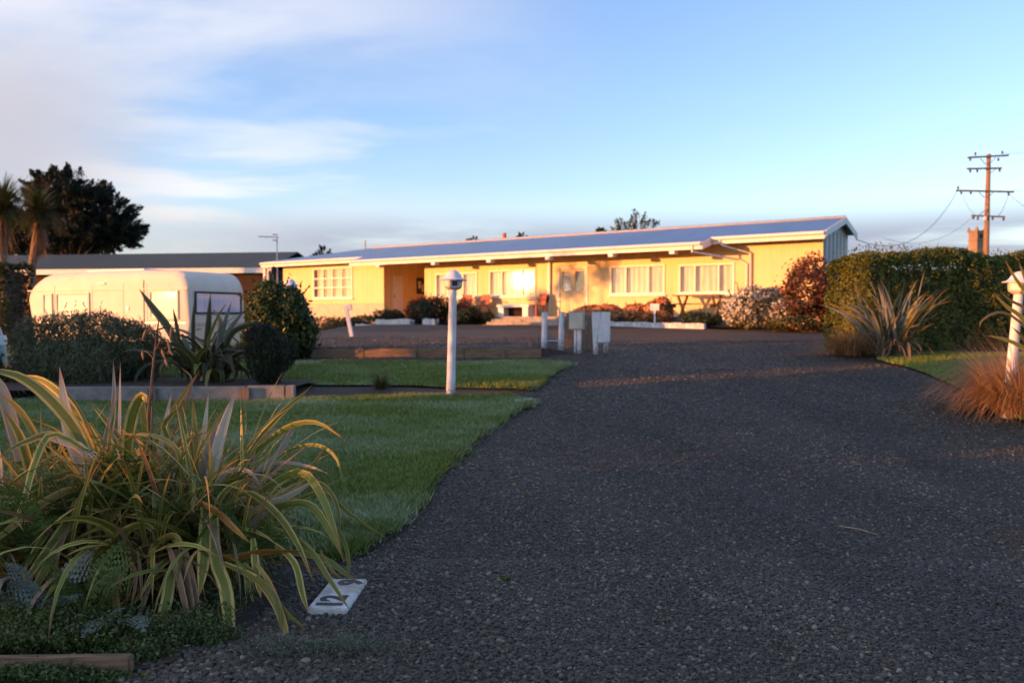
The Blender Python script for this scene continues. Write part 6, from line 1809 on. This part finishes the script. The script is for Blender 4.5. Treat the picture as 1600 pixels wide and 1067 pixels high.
# ------------------------------------------------------------------ trees
def limb_tree(name, label, base, trunk_h, r0, crown, group=None, nclump=150, per=70, size=0.1, mat='lf_macro', up=0.35, seed=1, bark='bark', trunk_top=None):
    """crown: ellipsoids (cx, cy, cz, rx, ry, rz) relative to base; sprays of foliage at limb ends"""
    r = random.Random(seed); rg = np.random.default_rng(seed)
    t = thing(name, label, 'tree', base, 0, group)
    mb = MB()
    mb.tube([(0, 0, -0.3), (0.1, 0, trunk_h * 0.5), (0, 0.1, trunk_h)], [r0, r0 * 0.8, r0 * 0.45], 9)
    cs = []; ds = []
    for i in range(nclump):
        bl = crown[i % len(crown)]
        d = Vector((r.gauss(0, 1), r.gauss(0, 1), r.gauss(0, 1))).normalized()
        rad = r.uniform(0.35, 1.0) ** 0.6
        c = Vector((bl[0] + d.x * bl[3] * rad, bl[1] + d.y * bl[4] * rad, bl[2] + d.z * bl[5] * rad))
        cs.append(c); ds.append((d + Vector((0, 0, up))).normalized())
        if i % 3 == 0:
            a = Vector((0, 0, trunk_h * r.uniform(0.45, 1.0)))
            mid_ = a.lerp(c, 0.5) + Vector((r.uniform(-.3, .3), r.uniform(-.3, .3), r.uniform(-.3, .2)))
            mb.tube([a, mid_, c], [r0 * 0.28, r0 * 0.16, r0 * 0.04], 5)
    mb.build('trunk', bark, t, smooth=True)
    P = []; Nn = []; Ax = []
    for c, d in zip(cs, ds):
        u = rg.random(per); L = crown[0][3] * r.uniform(0.22, 0.42)
        ax = np.array(d)
        p = np.array(c) + ax * ((u - 0.35) * L)[:, None] + rg.normal(size=(per, 3)) * (L * 0.20 * (1.15 - u))[:, None]
        P.append(p); Nn.append(rg.normal(size=(per, 3))); Ax.append(np.tile(ax, (per, 1)))
    P = np.concatenate(P)
    v, f, var = leaf_quads(P, np.concatenate(Nn), size * (0.6 + 0.8 * rg.random(len(P))), 0.3, np.concatenate(Ax), rg)
    link('crown', np_mesh('crown', v, f, False, var), mat, t)
    return t
D_ = 62.0
b0 = at(120, 520, D_); b0.z = 1.0
k_ = D_ / FPX
def blob(px, py, rx, ry, D=D_, b=None):
    b = b or b0
    p = at(px, py, D); return (p.x - b.x, 0, p.z - b.z, rx * D / FPX, rx * D / FPX * 0.8, ry * D / FPX)
limb_tree('macrocarpa_tree', 'huge dark macrocarpa tree rising behind the long building', b0, 7.5, 0.55,
          [blob(115, 318, 62, 50), (blob(85, 300, 42, 38)), blob(150, 335, 62, 45), blob(175, 358, 48, 28), blob(70, 345, 55, 45), blob(125, 370, 90, 26), blob(45, 370, 40, 30)], None, 680, 190, 0.115, up=0.25, seed=4)
def small_tree(label, px, ytop, w, D, seed, mat='lf_olive', n=70):
    b = at(px, 480, D); b.z = 1.0
    top = at(px, ytop, D).z - 1.0
    rw = w * D / FPX / 2
    return limb_tree('distant_tree', label, b, top * 0.8, 0.2, [(0, 0, top - rw * 0.9, rw, rw, rw * 0.75), (rw * .4, 0, top - rw * 1.3, rw * .8, rw * .8, rw * .5), (-rw * .4, 0, top - rw * 1.3, rw * .8, rw * .8, rw * .6)], 'trees behind the house roof', n, 50, 0.10, mat, 0.5, seed)
small_tree('largest sunlit tree top above the house roof', 990, 330, 80, 58, 61, 'lf_olive', 130)
small_tree('thin tree tip just left of the largest tree top', 938, 355, 16, 60, 62)
small_tree('tiny tree tip above the roof centre', 815, 363, 18, 60, 63)
small_tree('tiny tree tip beside the roof flue', 738, 367, 22, 60, 64)
small_tree('small dark tree above the left hip of the roof', 507, 383, 34, 70, 65, 'lf_macro')
small_tree('dark tree filling the gap between the two buildings', 436, 425, 40, 56, 66, 'lf_macro')

def cabbage_tree(label, px, ytop, ybase, D, lean, seed, head=0.95):
    r = random.Random(seed)
    b = at(px, 500, D); b.z = 1.0
    t = thing('cabbage_tree', label, 'tree', b, 0, 'cabbage trees at the left border')
    hz_ = at(px, ytop, D).z - 1.0 - head * 0.75
    top = Vector((lean, 0, hz_))
    MB().tube([(0, 0, -0.2), (lean * 0.3, 0, hz_ * 0.5), (lean * 0.9, 0, hz_ * 0.9), top], [0.24, 0.19, 0.16, 0.10], 9).build('trunk', 'palm_bark', t, smooth=True)
    for nm, mt_, n, e0, e1, L0, L1 in (('crown', 'lf_palm', 700, -0.5, 1.5, 0.6, 1.0), ('dead_skirt', 'lf_skirt', 260, -1.5, -1.05, 0.5, 0.85)):
        vs = []; fs = []; var = []
        for i in range(n):
            az = r.uniform(0, 2 * PI); e = r.uniform(e0, e1); L = r.uniform(L0, L1) * head
            p = top + Vector((0, 0, r.uniform(-.15, .1))); h_ = Vector((math.cos(az), math.sin(az), 0)); s = Vector((-math.sin(az), math.cos(az), 0))
            va = r.random()
            if nm == 'dead_skirt': p = top + Vector((0, 0, r.uniform(-1.0, 0)))
            for j in range(4):
                w = 0.032 * (1 - j / 3.2) + 0.002
                vs += [tuple(p - s * w), tuple(p + s * w)]; var += [va, va]
                if j: k2 = len(vs); fs.append((k2 - 4, k2 - 3, k2 - 1, k2 - 2))
                p = p + (h_ * math.cos(e) + Vector((0, 0, 1)) * math.sin(e)) * (L / 3); e -= 0.22 if nm == 'crown' else 0.05
        link(nm, np_mesh(nm, vs, fs, False, var), mt_, t)
    return t
cabbage_tree('leftmost cabbage tree with its head cut by the border', 4, 276, 425, 38, 0.15, 71, 2.0)
cabbage_tree('cabbage tree with brown skirt standing before the macrocarpa', 46, 292, 425, 40, 0.55, 72, 1.75)

# ------------------------------------------------------------------ power pole, wires, church tower
D_ = 52.0
pb = at(1539, 470, D_); pt = at(1545, 241, D_)
pole = thing('power_pole', 'timber power pole with four cross arms behind the hedge', 'power pole', (pb.x, pb.y, 1.0))
rel = lambda px, py, D=D_: at(px, py, D) - Vector((pb.x, pb.y, 1.0))
MB().tube([(0, 0, 0), rel(1541, 385), rel(1545, 241)], [0.19, 0.165, 0.12], 12).build('pole', 'pole', pole, smooth=True)
def arm(l, r_, ins, brace=None, w=0.11):
    a = MB().bar(rel(*l, D_ - 0.15), rel(*r_, D_ - 0.15), w).build('cross_arm', 'arm', pole)
    for (x, y, up) in ins:
        p = rel(x, y, D_ - 0.15)
        prof = [(0.03, 0), (0.07, 0.04), (0.05, 0.09), (0.075, 0.13), (0.04, 0.2)]
        if not up: prof = [(r0, -z) for r0, z in prof]
        MB().lathe(prof, p, 8).build('insulator', 'insulator', a)
    for b in (brace or []):
        MB().bar(rel(*b[0], D_ - 0.2), rel(*b[1], D_ - 0.2), 0.035).build('brace', 'arm', pole)
arm((1512, 246.5), (1576, 243), [(1524, 243, True), (1566, 241, True), (1560, 247, False), (1516, 247, False)], [((1532, 248), (1541, 258)), ((1556, 247), (1545, 257))])
arm((1511, 264), (1565, 263), [(1516, 265, False), (1527, 265, False), (1562, 264, False)], [((1555, 265), (1545, 273))])
arm((1494, 298), (1584, 300), [(1497, 296, True), (1517, 299, False), (1576, 301, False), (1502, 299, False)], [((1530, 301), (1538, 309)), ((1552, 301), (1544, 308))])
arm((1518, 337), (1570, 339), [(1521, 338, False), (1528, 339, False), (1551, 339, False), (1568, 340, False)], [((1530, 336), (1542, 327))], 0.09)
wm = MB().bar(rel(1539.5, 344, D_ - 0.2), rel(1539.5, 338, D_ - 0.2), 0.12).build('fuse_box', 'white', pole)
def wire(label, a, b, sag, da, db, r=0.014):
    A, B = at(*a, da), at(*b, db)
    pts = [A.lerp(B, i / 12) - Vector((0, 0, sag * 4 * (i / 12) * (1 - i / 12))) for i in range(13)]
    o = MB().tube(pts, r, 5).build('wire', 'wire')
    return tag(o, label, 'wire', 'overhead wires')
wire('thick sagging wire from the wide cross arm down to the house gable', (1495, 300), (1337, 374), 1.4, D_, 33, 0.016)
wire('faint wire sagging left from the lowest cross arm', (1520, 339), (1380, 372), 0.8, D_, 40, 0.01)
wire('short looped wire under the right of the wide cross arm', (1576, 303), (1552, 338), 0.5, D_, D_)
wire('wire leaving the wide cross arm to the right border', (1576, 303), (1660, 345), 0.4, D_, 60, 0.012)
wire('slack jumper wire from the wide cross arm to the pole', (1502, 301), (1528, 338), 0.3, D_, D_, 0.01)
wire('top wire leaving right from the highest cross arm', (1566, 240), (1680, 222), 0.3, D_, 75, 0.012)
wire('second wire leaving right from the wide cross arm end', (1584, 298), (1680, 288), 0.3, D_, 75, 0.012)
D_ = 150.0
cb = at(1525, 420, D_)
ch = thing('church_tower', 'square stone church tower just left of the power pole base', 'tower', (cb.x, cb.y, 1.2), 0.35)
th_ = at(1525, 363, D_).z - 1.2; hw = 0.9
MB().box(-hw, hw, -hw, hw, 0, th_).build('tower_wall', 'stone', ch)
MB().box(-hw - .12, hw + .12, -hw - .12, hw + .12, th_ - 1.6, th_ - 1.4).build('string_course', 'stone', ch)
for sx in (-1, 1):
    for sy in (-1, 1):
        MB().add([(sx * hw - .25, sy * hw - .25, th_), (sx * hw + .25, sy * hw - .25, th_), (sx * hw + .25, sy * hw + .25, th_), (sx * hw - .25, sy * hw + .25, th_), (sx * hw, sy * hw, th_ + 1.1)], [(0, 1, 4), (1, 2, 4), (2, 3, 4), (3, 0, 4), (3, 2, 1, 0)]).build('pinnacle', 'stone', ch)
    MB().box(sx * 0.75 - 0.3, sx * 0.75 + 0.3, -hw - 0.02, hw + .02, th_ + 0.003, th_ + 0.35).build('battlement', 'stone', ch)
MB().box(-0.4, 0.4, -hw - 0.02, -hw + 0.1, th_ - 1.2, th_ - 0.4).build('louvre', 'black', ch)
